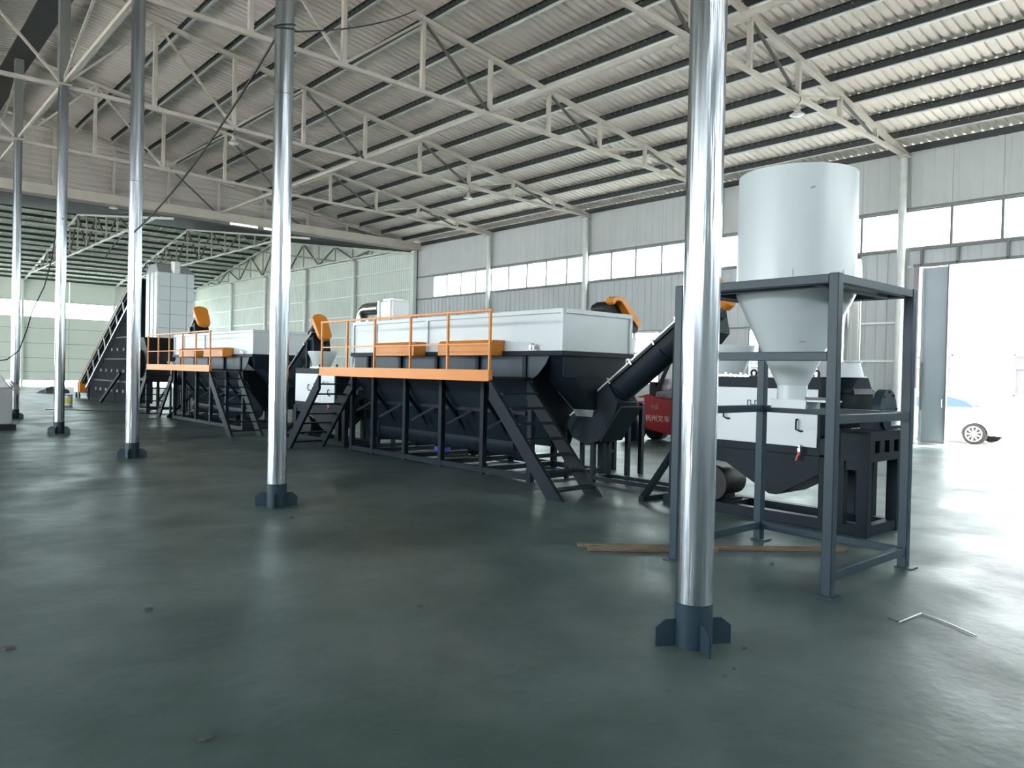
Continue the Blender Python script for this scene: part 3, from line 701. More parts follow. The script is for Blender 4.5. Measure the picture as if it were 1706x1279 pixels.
    for i in range(7): cl.cyl((8.3, 4.98+i*.07, 1.67), (8.3, 4.98+i*.07, 1.70+.012*(i % 3)), .016, n=6)
    cl.beam((8.28, 4.98, 1.685), (8.28, 5.42, 1.685), .02); part('clamp_row', cl, 'steel', t)
    return t
dw = dewater()
dw2 = copy_tree(dw, off=(0, 10.96, 0), label='white-doored dark dewatering machine seen through the left staircase of the near platform')
# ducts (differ between the two)
dt = root('exhaust_duct', (8.82, 4.06, 1.885), 'upright polished tin duct behind the cone of the white hopper', 'duct')
part('pipe', MB().cyl((8.82, 4.06, 1.885), (8.82, 4.06, 3.05), .138, n=40), 'duct', dt)
part('joint_ring', MB().lathe([(.139, 2.6), (.145, 2.605), (.145, 2.625), (.139, 2.63)], (8.82, 4.06, 0), 40), 'duct', dt)
dt2 = root('exhaust_duct', (8.82, 15.02, 1.885), 'polished tin duct with elbow rising behind the orange railing into a white box', 'duct')
el = [(8.82, 15.02+.0, 1.885), (8.82, 15.02, 2.5), (8.82, 15.02, 2.78)]+[(8.82+.02*0, 15.02-.22*(1-math.cos(math.radians(a))), 2.78+.22*math.sin(math.radians(a))) for a in range(15, 91, 15)]+[(8.82, 14.5, 3.0), (8.82, 14.22, 3.0)]
part('pipe', MB().tube(el, .135, 28), 'duct', dt2)
sl = root('air_box', (9.05, 13.9, 2.75), 'translucent white ribbed box at the end of the tin duct above the near tank', 'box')
part('body', MB().box(8.69, 9.09, 13.55, 14.2, 2.72, 3.12), 'film', sl, bev=.02)
part('rib', MB().box(8.66, 9.12, 13.62, 13.7, 2.72, 3.14), 'film', sl); part('rib', MB().box(8.66, 9.12, 14.05, 14.13, 2.72, 3.14), 'film', sl); part('lid', MB().box(8.74, 9.04, 13.65, 14.05, 3.12, 3.19), 'film', sl, bev=.02)
part('leg', MB().box(8.84, 8.94, 13.85, 13.95, 2.5, 2.72), 'galv', sl)

# ================================================================ WASH TANKS (two alike)
def tank():
    t = root('wash_tank', (8.7, 10.8, 0), 'near grey-white wash tank with dark keel and two orange covers, right of the second pillar', 'tank')
    X0, X1, Y0, Y1 = 7.9, 9.45, 7.8, 13.8
    # upper tank: four panels with proud frame
    part('side_panel', MB().box(X0+.02, X0+.03, Y0, Y1, 2.0, 2.58), 'white', t); part('side_panel', MB().box(X1-.03, X1-.02, Y0, Y1, 2.0, 2.58), 'white', t)
    part('end_panel', MB().box(X0+.03, X1-.03, Y0+.02, Y0+.03, 2.0, 2.58), 'white', t); part('end_panel', MB().box(X0+.03, X1-.03, Y1-.03, Y1-.02, 2.0, 2.58), 'white', t)
    part('rim', MB().box(X0-.01, X0+.05, Y0, Y1, 2.55, 2.62), 'white', t, bev=.006); part('rim', MB().box(X1-.05, X1+.01, Y0, Y1, 2.55, 2.62), 'white', t, bev=.006)
    part('rim', MB().box(X0+.05, X1-.05, Y0-.01, Y0+.05, 2.55, 2.62), 'white', t, bev=.006); part('rim', MB().box(X0+.05, X1-.05, Y1-.05, Y1+.01, 2.55, 2.62), 'white', t, bev=.006)
    for x in (X0-.01, X1-.05):
        for y in (Y0-.01, Y1-.05): part('corner_post', MB().box(x, x+.06, y, y+.06, 2.0, 2.56), 'white', t, bev=.006)
    part('stiffener', MB().box(X0-.012, X0+.02, 11.16, 11.24, 2.0, 2.56), 'white', t); part('stiffener', MB().box(X0-.0, X0+.02, 12.9, 13.0, 2.0, 2.56), 'white', t)
    part('flange', MB().box(X0-.03, X1+.03, Y0-.03, Y1+.03, 1.925, 2.0), 'dark', t, bev=.004)
    # side skirt with ribs (recessed bays)
    part('side_skirt', MB().box(X0+.05, X0+.06, 8.62, Y1, 1.57, 1.925), 'darkframe', t); part('side_skirt', MB().box(X1-.06, X1-.05, 8.62, Y1, 1.57, 1.925), 'darkframe', t)
    for k in range(6):
        y = 8.62+k*1.15
        if y > Y1: break
        part('skirt_rib', MB().box(X0, X0+.06, y-.04, y+.04, 1.55, 1.925), 'dark', t)
    part('lower_angle', MB().box(X0, X0+.06, 8.58, Y1, 1.535, 1.575), 'dark', t)
    # V-shaped keel and auger drum
    kx = 8.75
    part('keel', MB().prism([(X0+.06, 8.62, 1.57), (X1-.06, 8.62, 1.57), (X1-.06, 8.62, 1.5), (kx+.20, 8.62, .50), (kx-.20, 8.62, .50), (X0+.06, 8.62, 1.5)], (0, Y1-8.62-.1, 0)), 'dark', t)
    part('keel_angle', MB().beam((8.24, 8.9, 1.02), (8.24, 13.5, 1.02), .06), 'dark', t)
    for k in range(5):
        y = 9.05+k*1.1; part('keel_brace', MB().beam((8.22, y+.12, 1.0), (7.98, y+.5, .75), .04), 'dark', t)
    part('auger_drum', MB().cyl((kx, 9.55, .44), (kx, 13.75, .44), .215, n=36), 'dark', t)
    # gearbox with orange end
    gb = part('gearbox', MB().cyl((kx, 13.75, .44), (kx, 13.95, .44), .24, n=24).box(kx-.2, kx+.2, 13.95, 14.2, .28, .64), 'dark', t, bev=.005)
    part('end_cover', MB().cyl((kx, 14.2, .44), (kx, 14.34, .44), .19, .12, n=6), 'orange', gb)
    part('gearbox_stand', MB().box(kx-.22, kx+.22, 13.8, 14.15, .20, .26).box(kx-.22, kx-.15, 13.8, 13.87, 0, .2).box(kx+.15, kx+.22, 13.8, 13.87, 0, .2).box(kx-.22, kx-.15, 14.08, 14.15, 0, .2), 'dark', t)
    # discharge end: plate fins and inverted pyramid
    part('end_skirt', MB().box(X0+.03, X1-.13, Y0, Y0+.01, 1.62, 1.925), 'dark', t)
    part('fin_plate', MB().prism([(X0+.03, 8.6, 1.925), (X0+.03, 8.6, 1.57), (X0+.03, 8.48, 1.57), (X0+.03, 8.34, 1.64), (X0+.03, 8.18, 1.80), (X0+.03, 8.10, 1.925)], (.012, 0, 0)), 'darkframe', t)
    part('discharge_hopper', MB().frustum((8.62, 9.05, Y0+.02, 8.25, 1.12), (X0+.04, X1-.14, Y0+.01, 8.6, 1.925)), 'dark', t)
    part('drop_chute', MB().frustum((8.72, 9.0, 7.95, 8.25, .95), (8.62, 9.05, Y0+.02, 8.25, 1.12)), 'grey_paint', t)
    # legs and base
    ys = (8.45, 9.60, 10.75, 11.88, 13.0, 13.82)
    for x in (X0+.02, 9.56):
        for y in ys: part('leg', MB().box(x, x+.09, y, y+.09, 0, 1.56 if x < 9 else 1.0), 'dark', t, bev=.004)
        part('base_rail', MB().box(x+.005, x+.085, ys[0]+.09, ys[-1], .02, .11), 'dark', t)
        part('base_rail', MB().box(x+.005, x+.085, ys[0]+.09, ys[-1], 1.0-.09, 1.0), 'dark', t) if x > 9 else None
    for y in ys: part('cross_beam', MB().box(X0+.11, 9.56, y+.01, y+.08, .03, .11), 'dark', t)
    for y in ys[:-1]: part('keel_stay', MB().beam((X0+.08, y+.05, 1.25), (8.5, y+.05, .62), .05), 'dark', t)
    # covers and small fittings
    for a, b in ((9.1, 10.48), (11.2, 12.5)):
        c = part('orange_cover', MB().prism([(X0+.0, a, 1.925), (7.62, a, 1.925), (7.62, a, 2.12), (7.68, a, 2.17), (X0+.0, a, 2.17)], (0, b-a, 0)), 'orange', t, bev=.005)
        part('hinge_strip', MB().box(7.60, 7.62, a+.05, b-.05, 2.08, 2.10), 'orange', c)
    part('valve', MB().tube([(X0-.01, 8.42, 2.01), (X0-.05, 8.42, 2.01), (X0-.05, 8.42, 2.1), (X0-.05, 8.36, 2.1)], .012, 8).cyl((X0-.05, 8.36, 2.08), (X0-.05, 8.36, 2.02), .02, n=10).cyl((X0-.03, 8.42, 2.055), (X0-.07, 8.42, 2.055), .03, n=10), 'steel', t)
    part('valve_bracket', MB().box(X0-.06, X0, 8.28, 8.52, 2.0, 2.012), 'galv', t)
    # pipework under the drum
    part('hose', MB().tube([(8.75, 11.0, .23), (8.7, 11.0, .15), (8.55, 11.2, .12), (8.4, 11.3, .12)], .035, 8), 'black', t)
    pv = part('blue_valve', MB().box(8.62, 8.78, 11.6, 11.9, .14, .22).cyl((8.7, 11.75, .22), (8.7, 11.75, .27), .07, n=12), 'blue', t)
    part('drain_valve', MB().cyl((8.6, 10.4, .28), (8.45, 10.25, .18), .07, n=14).box(8.4, 8.56, 10.1, 10.24, .12, .2).cyl((8.5, 10.3, .14), (8.4, 10.1, .06), .04, n=10), 'black', t)
    return t
tk = tank(); OFF = 10.96
tk2 = copy_tree(tk, off=(0, OFF, 0), label='far grey-white wash tank with dark keel and two orange covers, left of the second pillar')

def platform():
    t = root('platform', (7.45, 11, 0), 'near orange-edged walkway platform with railing and a staircase at each end', 'platform')
    X0, X1, Y0, Y1 = 7.03, 7.88, 8.42, 13.55
    part('deck', MB().box(X0+.01, X1, Y0+.01, Y1-.01, 1.57, 1.60), 'dark', t)
    part('fascia', MB().box(X0, X0+.01, Y0, Y1, 1.53, 1.695), 'orange', t); part('fascia', MB().box(X0+.01, X0+.07, Y0, Y0+.01, 1.53, 1.695), 'orange', t)
    part('fascia_lip', MB().box(X0-.02, X0, Y0, Y1, 1.53, 1.538), 'orange', t)
    ys = (8.44, 9.45, 10.47, 11.58, 12.53, 13.50)
    for y in ys: part('rail_post', MB().box(X0+.012, X0+.047, y-.018, y+.018, 1.57, 2.55), 'orange', t, bev=.003)
    part('handrail', MB().box(X0+.01, X0+.05, 8.40, 13.54, 2.54, 2.575), 'orange', t, bev=.004)
    part('mid_rail', MB().box(X0+.02, X0+.042, 8.42, 13.52, 2.062, 2.085), 'orange', t)
    for nm, yt, yf in (('right', Y0-.02, 6.95), ('left', Y1+.02, 15.0)):
        s = 1 if yf > yt else -1
        for x in (X0+.0, X0+.74):
            part('stringer', MB().prism([(x, yt, 1.55), (x, yt, 1.27), (x, yf-s*.23, 0), (x, yf+s*.06, 0)], (.055, 0, 0)), 'dark', t)
        for i in range(7):
            z = 1.55-(i+1)*.205; y = yt+(yf-yt)*(1.55-z)/1.55
            if z < .06: z = .03
            part('tread', MB().box(X0+.035, X0+.74, min(y-s*.08, y+s*.06)-.02, max(y-s*.08, y+s*.06)+.02, z, z+.028), 'dark', t)
    return t
pf_ = platform()
pf2 = copy_tree(pf_, off=(0, OFF, 0), label='far orange-edged walkway platform with railing, left of the second pillar')

# ================================================================ INCLINED SCREW CONVEYORS
def conveyor(X, yl, zl, yt, zt, label, guard=1, legs=True, group='inclined screw conveyors'):
    t = root('screw_conveyor', (X, yl, 0), label, 'conveyor', group)
    A = Vector((X, yl, zl)); B = Vector((X, yt, zt)); ax = (B-A).normalized(); pn = Vector((1, 0, 0)).cross(ax); pn = pn if pn.z > 0 else -pn; ex = Vector((1, 0, 0))
    R = .19
    def sec(rs): return rs
    th = [math.radians(a) for a in range(0, 181, 18)]
    trough = [(R*math.cos(a), -R*math.sin(a)) for a in th]
    pts = [A+ex*u+pn*v for u, v in [(R, .14)]+trough+[(-R, .14)]]
    part('trough', MB().prism(pts, B-A), 'dark', t)
    part('lid', MB().prism([A+ex*(R+.04)+pn*.14, A-ex*(R+.04)+pn*.14, A-ex*(R+.04)+pn*.165, A+ex*(R+.04)+pn*.165], B-A), 'galv', t)
    part('lid_flange', MB().prism([A+ex*(R+.035)+pn*.10, A-ex*(R+.035)+pn*.10, A-ex*(R+.035)+pn*.139, A+ex*(R+.035)+pn*.139], B-A), 'black', t)
    L = (B-A).length
    for k in range(1, 6):
        p = A+ax*(L*k/6)
        for s in (1, -1): part('clip', MB().beam(p+ex*s*(R+.05)+pn*.09, p+ex*s*(R+.05)+pn*.19, .022), 'steel', t)
        if k in (2, 4): part('trough_flange', MB().prism([p+ex*u*1.12+pn*v*1.12 for u, v in trough], ax*.02), 'dark', t)
    # lower feed box
    lo = A+ax*.1; q = A-ax*.12
    part('feed_box', MB().prism([A+ax*u+pn*v-ex*.235 for u, v in ((-.14, .13), (.95, .11), (.95, -.22), (.80, -.34), (.30, -.50), (.05, -.42), (-.14, -.16))], ex*.47), 'dark', t, bev=.006)
    part('inlet', MB().frustum((X-.16, X+.12, yl-.16, yl+.08, zl+.22), (X-.30, X+.2, yl-.28, yl+.30, zl+.50)), 'galv', t)
    part('clean_out_door', MB().prism([A+ax*u+pn*v-ex*.25 for u, v in ((.97, -.30), (.97, -.33), (.34, -.53), (.34, -.50))], ex*.5), 'dark', t)
    if legs:
        for x in (X-.18, X+.18):
            part('leg', MB().box(x-.035, x+.035, yl-.42, yl-.35, 0, zl+.25), 'dark', t, bev=.003)
            part('leg', MB().box(x-.03, x+.03, yl+.15, yl+.21, 0, zl), 'dark', t)
            part('base_beam', MB().box(x-.03, x+.03, yl-1.95, yl-.42, .05, .11), 'dark', t)
        part('cross_beam', MB().box(X-.15, X+.15, yl-.42, yl-.36, .05, .11), 'dark', t)
        ya = yl-1.95; za = zl+(1.95-.0)*(zt-zl)/(yl-yt)-.12
        for x in (X-.25, X+.25): part('support_post', MB().box(x-.04, x+.04, ya-.04, ya+.04, 0, za+.2), 'dark', t, bev=.003)
        part('foot_beam', MB().box(X-.95, X+.3, ya-.04, ya+.04, .0, .07), 'dark', t)
        part('foot_brace', MB().beam((X-.9, ya, .05), (X-.27, ya, .62), .07), 'dark', t)
        part('saddle', MB().box(X-.3, X+.3, ya-.05, ya+.05, za-.02, za+.05), 'dark', t)
    # head: discharge, motor, belt guard
    part('head_box', MB().prism([Vector((X-.22, yt+.45, zt-.50)), Vector((X-.22, yt+.35, zt-.05)), Vector((X-.22, yt, zt+.02)), Vector((X-.22, yt-.08, zt-.35)), Vector((X-.22, yt+.1, zt-.55))], (.44, 0, 0)), 'dark', t, bev=.005)
    part('discharge', MB().frustum((X-.14, X+.14, yt+.05, yt+.3, zt-.78), (X-.2, X+.2, yt, yt+.38, zt-.5)), 'galv', t)
    part('bearing', MB().cyl(B, B+ax*.12, .1, n=16), 'steel', t)
    mc = B+pn*.36-ax*.28
    mot = part('motor', MB().cyl(mc, mc+ax*.26, .11, n=20), 'black', t, bev=.004); part('fan_cap', MB().cyl(mc-ax*.06, mc, .115, n=20), 'black', mot)
    part('motor_plate', MB().prism([B+ex*.18+pn*.20-ax*.5, B-ex*.18+pn*.20-ax*.5, B-ex*.18+pn*.20-ax*.06, B+ex*.18+pn*.20-ax*.06], pn*.02), 'dark', t)
    if guard:
        g0 = B+ax*.10; pts = []
        for k in range(9): a = math.radians(k*180/8); pts.append(g0+ex*.17*guard*math.cos(a)+pn*(.42+.15*math.sin(a)))
        for k in range(9): a = math.radians(180+k*180/8); pts.append(g0+ex*.15*guard*math.cos(a)+pn*(-.02-.1*(guard-1)*3+.13*math.sin(a)))
        gd = part('belt_guard', MB().prism(pts, ax*.11), 'orange', t, bev=.008)
    return t
cv1 = conveyor(8.92, 8.30, .88, 5.90, 2.61, 'dark inclined screw conveyor rising from the near tank to behind the nearest pillar')
cv2 = conveyor(8.92, 8.30+OFF, .88, 6.15+OFF, 2.43, 'dark inclined screw conveyor with orange belt guard between the two wash tanks', guard=1.15)
cv3 = conveyor(8.92, 27.5, 1.3, 25.3, 3.05, 'dark inclined screw conveyor feeding the far tank beside the grey tower', guard=1.35)

# side screw standing behind the near tank (orange guard peeps over the rim)
ss = root('side_screw', (10.1, 8.4, 0), 'upright screw drive behind the near tank, its slanted orange guard peeping over the rim', 'screw drive')
part('tube', MB().cyl((10.35, 8.45, .6), (9.75, 8.45, 2.5), .15, n=24), 'dark', ss)
for y in (8.75, 8.15):
    part('leg', MB().box(10.2, 10.27, y, y+.07, 0, 1.2), 'dark', ss); part('leg', MB().box(9.85, 9.92, y, y+.07, 0, 1.9), 'dark', ss)
part('cross_beam', MB().box(9.92, 10.2, 8.75, 8.8, .3, .36), 'dark', ss)
part('motor', MB().cyl((9.42, 8.5, 2.74), (9.42, 8.26, 2.74), .12, n=20).cyl((9.42, 8.58, 2.74), (9.42, 8.5, 2.74), .09, n=20), 'black', ss)
part('motor_plate', MB().beam((9.52, 8.45, 2.60), (9.85, 8.45, 2.42), .3, .03), 'black', ss)
gp = [(9.34, 2.83), (9.37, 2.90), (9.44, 2.935), (9.60, 2.925), (9.72, 2.85), (10.06, 2.56), (10.06, 2.49), (10.0, 2.46), (9.64, 2.80), (9.56, 2.86), (9.46, 2.87), (9.39, 2.80)]
part('belt_guard', MB().prism([(x, 8.12, z) for x, z in gp], (0, .15, 0)), 'orange', ss, bev=.004)
part('guard_back', MB().prism([(x, 8.27, z) for x, z in ((9.36, 2.80), (9.45, 2.88), (9.58, 2.88), (10.02, 2.52), (9.98, 2.40), (9.9, 2.38), (9.45, 2.66))], (0, .01, 0)), 'black', ss)
part('pulley', MB().cyl((9.94, 8.14, 2.46), (9.94, 8.24, 2.46), .09, n=18), 'black', ss)
part('chute', MB().prism([(9.9, 8.3, 2.3), (10.2, 8.3, 2.3), (10.05, 8.3, 1.8), (9.9, 8.3, 1.8)], (0, .3, 0)), 'galv', ss)

# ================================================================ CRUSHER, TOWER, BELT CONVEYOR (far)
tw = root('dust_tower', (9.6, 30.7, 0), 'tall grey panelled tower with a stub pipe on top, behind the far platform', 'tower')
TX0, TX1, TY0, TY1, TZ0, TZ1 = 8.98, 10.28, 30.0, 31.4, 2.55, 5.15
part('core', MB().box(TX0+.02, TX1-.02, TY0+.02, TY1-.02, TZ0, TZ1), 'grey_paint', tw)
for i in range(3):
    for j in range(5):
        a = TX0+(0, .42, 1.02)[i]; b = TX0+(.42, 1.02, 1.3)[i]; z0 = TZ0+j*.52
        part('panel', MB().box(a+.012, b-.012, TY0, TY0+.02, z0+.012, z0+.508), 'white', tw)
for j, (a, b) in enumerate(((TY0+.02, TY0+.35), (TY0+.45, TY0+.8), (TY0+.95, TY1-.05))): part('side_rib', MB().box(TX0-.05, TX0+.02, a, b, TZ0-.1, TZ1), 'galv', tw)
part('hood', MB().frustum((TX0-.03, TX1+.0, TY0-.02, TY1, TZ1), (TX0+.0, TX1-.18, TY0+.35, TY1-.2, TZ1+.34)), 'grey_paint', tw, bev=.01)
part('stub_pipe', MB().cyl((9.62, TY0+.1, TZ1-.02), (9.62, TY0+.1, TZ1+.42), .17, n=20), 'galv', tw)
part('lower_taper', MB().frustum((TX0+.25, TX1-.2, TY0+.2, TY1-.2, TZ0-.5), (TX0, TX1, TY0, TY1, TZ0)), 'grey_paint', tw)
for x in (TX0, TX1-.1):
    for y in (TY0, TY1-.1): part('leg', MB().box(x, x+.1, y, y+.1, 0, TZ0), 'dark', tw)
part('brace', MB().beam((TX0+.05, TY0+.05, .3), (TX1-.05, TY0+.05, 2.2), .07), 'dark', tw)
cru = root('crusher', (9.2, 28, 0), 'black crusher with a white feed mouth between tower and far platform', 'crusher')
part('body', MB().prism([(8.1, 28.2, 1.1), (8.1, 29.7, 1.1), (8.1, 29.7, 2.2), (8.1, 29.2, 2.65), (8.1, 28.6, 2.65), (8.1, 28.2, 2.2)], (1.5, 0, 0)), 'black', cru, bev=.02)
part('flywheel', MB().cyl((7.95, 28.95, 1.7), (8.1, 28.95, 1.7), .5, n=28), 'black', cru)
part('feed_mouth', MB().prism([(7.9, 29.75, 2.1), (7.9, 29.2, 2.1), (7.9, 29.3, 2.5), (7.9, 29.6, 2.55)], (.5, 0, 0)), 'white', cru)
part('side_guard', MB().box(8.2, 8.3, 30.0, 30.7, 1.5, 2.3), 'orange', cru)
for x in (8.1, 9.5):
    for y in (28.2, 29.6): part('leg', MB().box(x, x+.12, y, y+.12, 0, 1.1), 'dark', cru)
part('base_beam', MB().box(8.1, 8.2, 28.32, 29.6, .1, .2), 'dark', cru); part('base_beam', MB().box(8.22, 9.5, 28.2, 28.3, .1, .2), 'dark', cru)
bc = root('belt_conveyor', (9.4, 37, 0), 'long inclined belt conveyor climbing from the floor to the grey tower, seen at far left', 'conveyor')
p0 = Vector((9.4, 41.7, .48)); p1 = Vector((9.4, 32.6, 5.05)); pe = Vector((9.4, 41.9, .38))
part('belt_bed', MB().beam(p0, p1, 1.0, .12), 'black', bc)
for x in (8.88, 9.92):
    part('side_board', MB().beam((x, p0.y, p0.z+.16), (x, p1.y, p1.z+.16), .04, .22), 'dark', bc)
    part('edge_strip', MB().beam((x, p0.y, p0.z+.30), (x, p1.y, p1.z+.30), .05, .04), 'orange', bc)
    part('edge_strip', MB().beam((x-.03, p0.y, p0.z+.10), (x-.03, p1.y, p1.z+.10), .03, .03), 'galv', bc)
    part('lower_rail', MB().beam((x, 40.2, .55), (x, 33.4, 4.1), .07), 'steel' if x < 9 else 'dark', bc)
for k in range(9):
    y = 40+(-.95)*k; zt_ = .48+(41.7-y)*(4.57/9.1)
    part('truss_web', MB().beam((8.88, y, zt_+.05), (8.88, y-.25, zt_-.42), .05), 'galv', bc)
fr = MB(); fr.prism([(9.0, 39.4, .06), (9.0, 33.6, .06), (9.0, 33.6, 4.55), (9.0, 40.9, .87), (9.0, 40.6, .06)], (.9, 0, 0))
en = part('enclosure', fr, 'soot', bc, label='black plate enclosure')
for z, yy in ((.95, 39.3), (1.9, 37.4), (2.8, 35.6)): part('ledge', MB().box(8.95, 9.0, 33.6, yy, z-.03, z+.03), 'dark', en)
for z in (.55, 1.4, 2.3):
    for y in (34.4, 35.3, 36.2, 37.1, 38.0, 38.8):
        if .06+(39.4-y)*.5+.9 > z+.2: part('lug', MB().box(8.95, 9.0, y-.04, y+.04, z-.06, z+.06), 'grey_paint', en)
tm = part('tail_box', MB().box(8.75, 10.05, 41.3, 42.1, .28, .78), 'galv', bc, bev=.02); part('end_cap', MB().box(8.8, 10.0, 41.1, 41.3, .3, .8), 'orange', tm)
for y in (41.4, 42.0, 39.6):
    for x in (8.85, 9.9): part('wheel', MB().cyl((x-.03, y, .1), (x+.03, y, .1), .1, n=14), 'black', bc); part('wheel_post', MB().box(x-.03, x+.03, y-.03, y+.03, .1, .6), 'dark', bc)
part('prop', MB().beam((8.6, 36.4, .03), (8.9, 34.6, 1.3), .1), 'dark', bc); part('prop', MB().beam((9.9, 36.4, .03), (9.9, 34.6, 1.3), .1), 'dark', bc)

# ================================================================ FORKLIFT
fk = root('forklift', (15.9, 11.6, 0), 'red forklift truck partly hidden behind the near screw conveyor', 'forklift')
fX0, fX1 = 15.15, 16.25
bp_ = [(12.75, .62), (12.70, .85), (12.35, 1.12), (11.95, 1.22), (11.6, 1.14), (10.4, .98), (10.3, .5), (10.4, .28), (11.3, .24)]+[(12.4+.40*math.cos(math.radians(a)), .34+.40*math.sin(math.radians(a))) for a in range(180, 20, -20)]
part('body', MB().prism([(fX0, y, z) for y, z in bp_], (fX1-fX0, 0, 0)), 'red', fk, bev=.04)
for x in (fX0-.06, fX1-.2):
    w_ = part('wheel', MB().cyl((x, 12.42, .33), (x+.26, 12.42, .33), .33, n=32), 'rubber', fk, bev=.02)
    part('hub', MB().cyl((x-.012, 12.42, .33), (x+.02, 12.42, .33), .15, n=24), 'black', w_)
    bt = MB()
    for a in range(8): bt.cyl((x-.03, 12.42+.1*math.cos(a*math.pi/4), .33+.1*math.sin(a*math.pi/4)), (x, 12.42+.1*math.cos(a*math.pi/4), .33+.1*math.sin(a*math.pi/4)), .014, n=6)
    part('wheel_nuts', bt, 'galv', w_)
    tr = MB()
    for a in range(24):
        t_ = 2*math.pi*a/24; c = (12.42+.325*math.cos(t_), .33+.325*math.sin(t_)); tr.beam((x+.01, c[0], c[1]), (x+.25, c[0]+.02, c[1]), .035)
    part('tread_lugs', tr, 'rubber', w_)
    part('wheel', MB().cyl((x+.03, 10.95, .25), (x+.22, 10.95, .25), .25, n=28), 'rubber', fk, bev=.02)
part('tail_lamp', MB().box(fX0-.015, fX0+.05, 12.05, 12.35, 1.02, 1.12), 'film', fk, bev=.01)
part('seat_base', MB().box(fX0+.02, fX1-.1, 10.7, 11.75, 1.1, 1.3), 'cloth', fk, bev=.05, label='patterned seat cover')
part('seat_back', MB().box(fX0+.1, fX1-.2, 11.45, 11.75, 1.3, 1.62), 'cloth', fk, bev=.08)
part('engine_cover', MB().box(fX0+.02, fX1-.02, 11.72, 11.92, 1.1, 1.52), 'black', fk, bev=.02)
for x in (fX0+.06, fX1-.12):
    part('guard_post', MB().beam((x, 11.75, 1.2), (x, 11.3, 2.1), .07), 'black', fk); part('guard_post', MB().beam((x, 10.4, .95), (x, 10.65, 2.1), .07), 'black', fk)
rg_ = MB()
for i in range(6): rg_.box(fX0+.05, fX1-.05, 10.6+i*.14, 10.64+i*.14, 2.08, 2.13)
part('overhead_guard', rg_, 'black', fk)
part('steering_wheel', MB().tube([(15.7+.17*math.cos(a), 10.85+.05*math.sin(a), 1.52+.16*math.sin(a)) for a in [k*math.pi/8 for k in range(17)]], .015, 6), 'black', fk)
for x in (15.45, 15.95): part('mast_rail', MB().box(x-.04, x+.04, 10.1, 10.22, .1, 2.15), 'black', fk); part('fork', MB().box(x-.05, x+.05, 9.2, 10.12, .05, .09), 'black', fk)
text_part('杭州叉车', .17, (fX0-.002, 12.0, .56), 'textwhite', fk, sx=1.1)
text_part('中国', .13, (fX0-.002, 11.86, .86), 'logogrey', fk, ext=.001)

# ================================================================ FILM-WRAPPED CABINET (far left), BUCKET, HEAP
cbn = root('cabinet', (2.5, 22.8, 0), 'grey film-wrapped machine cabinet with sloped top at the left picture edge', 'cabinet')
part('base', MB().box(1.7, 3.32, 21.9, 24.6, 0, .14), 'black', cbn)
part('lower_body', MB().box(1.75, 3.26, 22.0, 24.5, .14, 1.02), 'grey_paint', cbn, bev=.02)
part('upper_body', MB().prism([(1.8, 22.05, 1.02), (3.22, 22.05, 1.02), (2.95, 22.05, 1.45), (2.75, 22.05, 1.62), (1.8, 22.05, 1.64)], (0, 2.4, 0)), 'film', cbn, bev=.03)
fm = MB(); random.seed(3)
for i in range(9):
    y = 22.0+i*.14; z = 1.05-random.random()*.25; fm.add([(3.25, y, 1.2), (3.25, y+.16, 1.2), (3.38+random.random()*.1, y+.13, z), (3.36+random.random()*.1, y+.03, z-.05)], [(0, 1, 2, 3)])
part('loose_film', fm, 'film', cbn)
part('vent_label', MB().box(2.8, 2.95, 22.04, 22.05, 1.1, 1.3).box(2.6, 2.68, 22.04, 22.05, 1.1, 1.3), 'black', cbn)
bk = root('bucket', (6.93, 34.29, 0), 'small yellow-labelled pail standing on the floor beside the fourth pillar', 'bucket')
part('pail', MB().lathe([(.001, 0), (.15, 0), (.17, .40), (.16, .40), (.14, .01), (.001, .01)], (6.93, 34.29, 0), 20), 'white', bk)
part('label_band', MB().lathe([(.158, .08), (.171, .32), (.174, .32), (.161, .08)], (6.93, 34.29, 0), 20, closed=True), 'yellow', bk)
part('lid', MB().cyl((6.93, 34.29, .4), (6.93, 34.29, .42), .18, n=20), 'dark', bk)
hm = MB(); random.seed(5)
N = 16
for j in range(6):
    for i in range(N):
        a = 2*math.pi*i/N; r = 1-j/5.5; hm.v.append(Vector((9.1+.75*r*math.cos(a)*(1+.25*math.sin(3*a+j)), 48.4+.6*r*math.sin(a), .32*(1-r*r)+.06*math.sin(5*a+j)*(j > 0))))
hm.f = [[j*N+i, j*N+(i+1) % N, (j+1)*N+(i+1) % N, (j+1)*N+i] for j in range(5) for i in range(N)]+[[5*N+i for i in range(N)]]
tag(part('tarpaulin_heap', hm, 'tarp'), 'dark crumpled tarpaulin heap on the floor far off behind the fourth pillar', 'tarpaulin')
tag(part('tarpaulin_heap', MB().lathe([(.001, .3), (.25, .26), (.42, .1), (.5, 0)], (11.0, 49.5, 0), 14), 'tarp'), 'small dark tarpaulin lump right of the larger heap', 'tarpaulin')

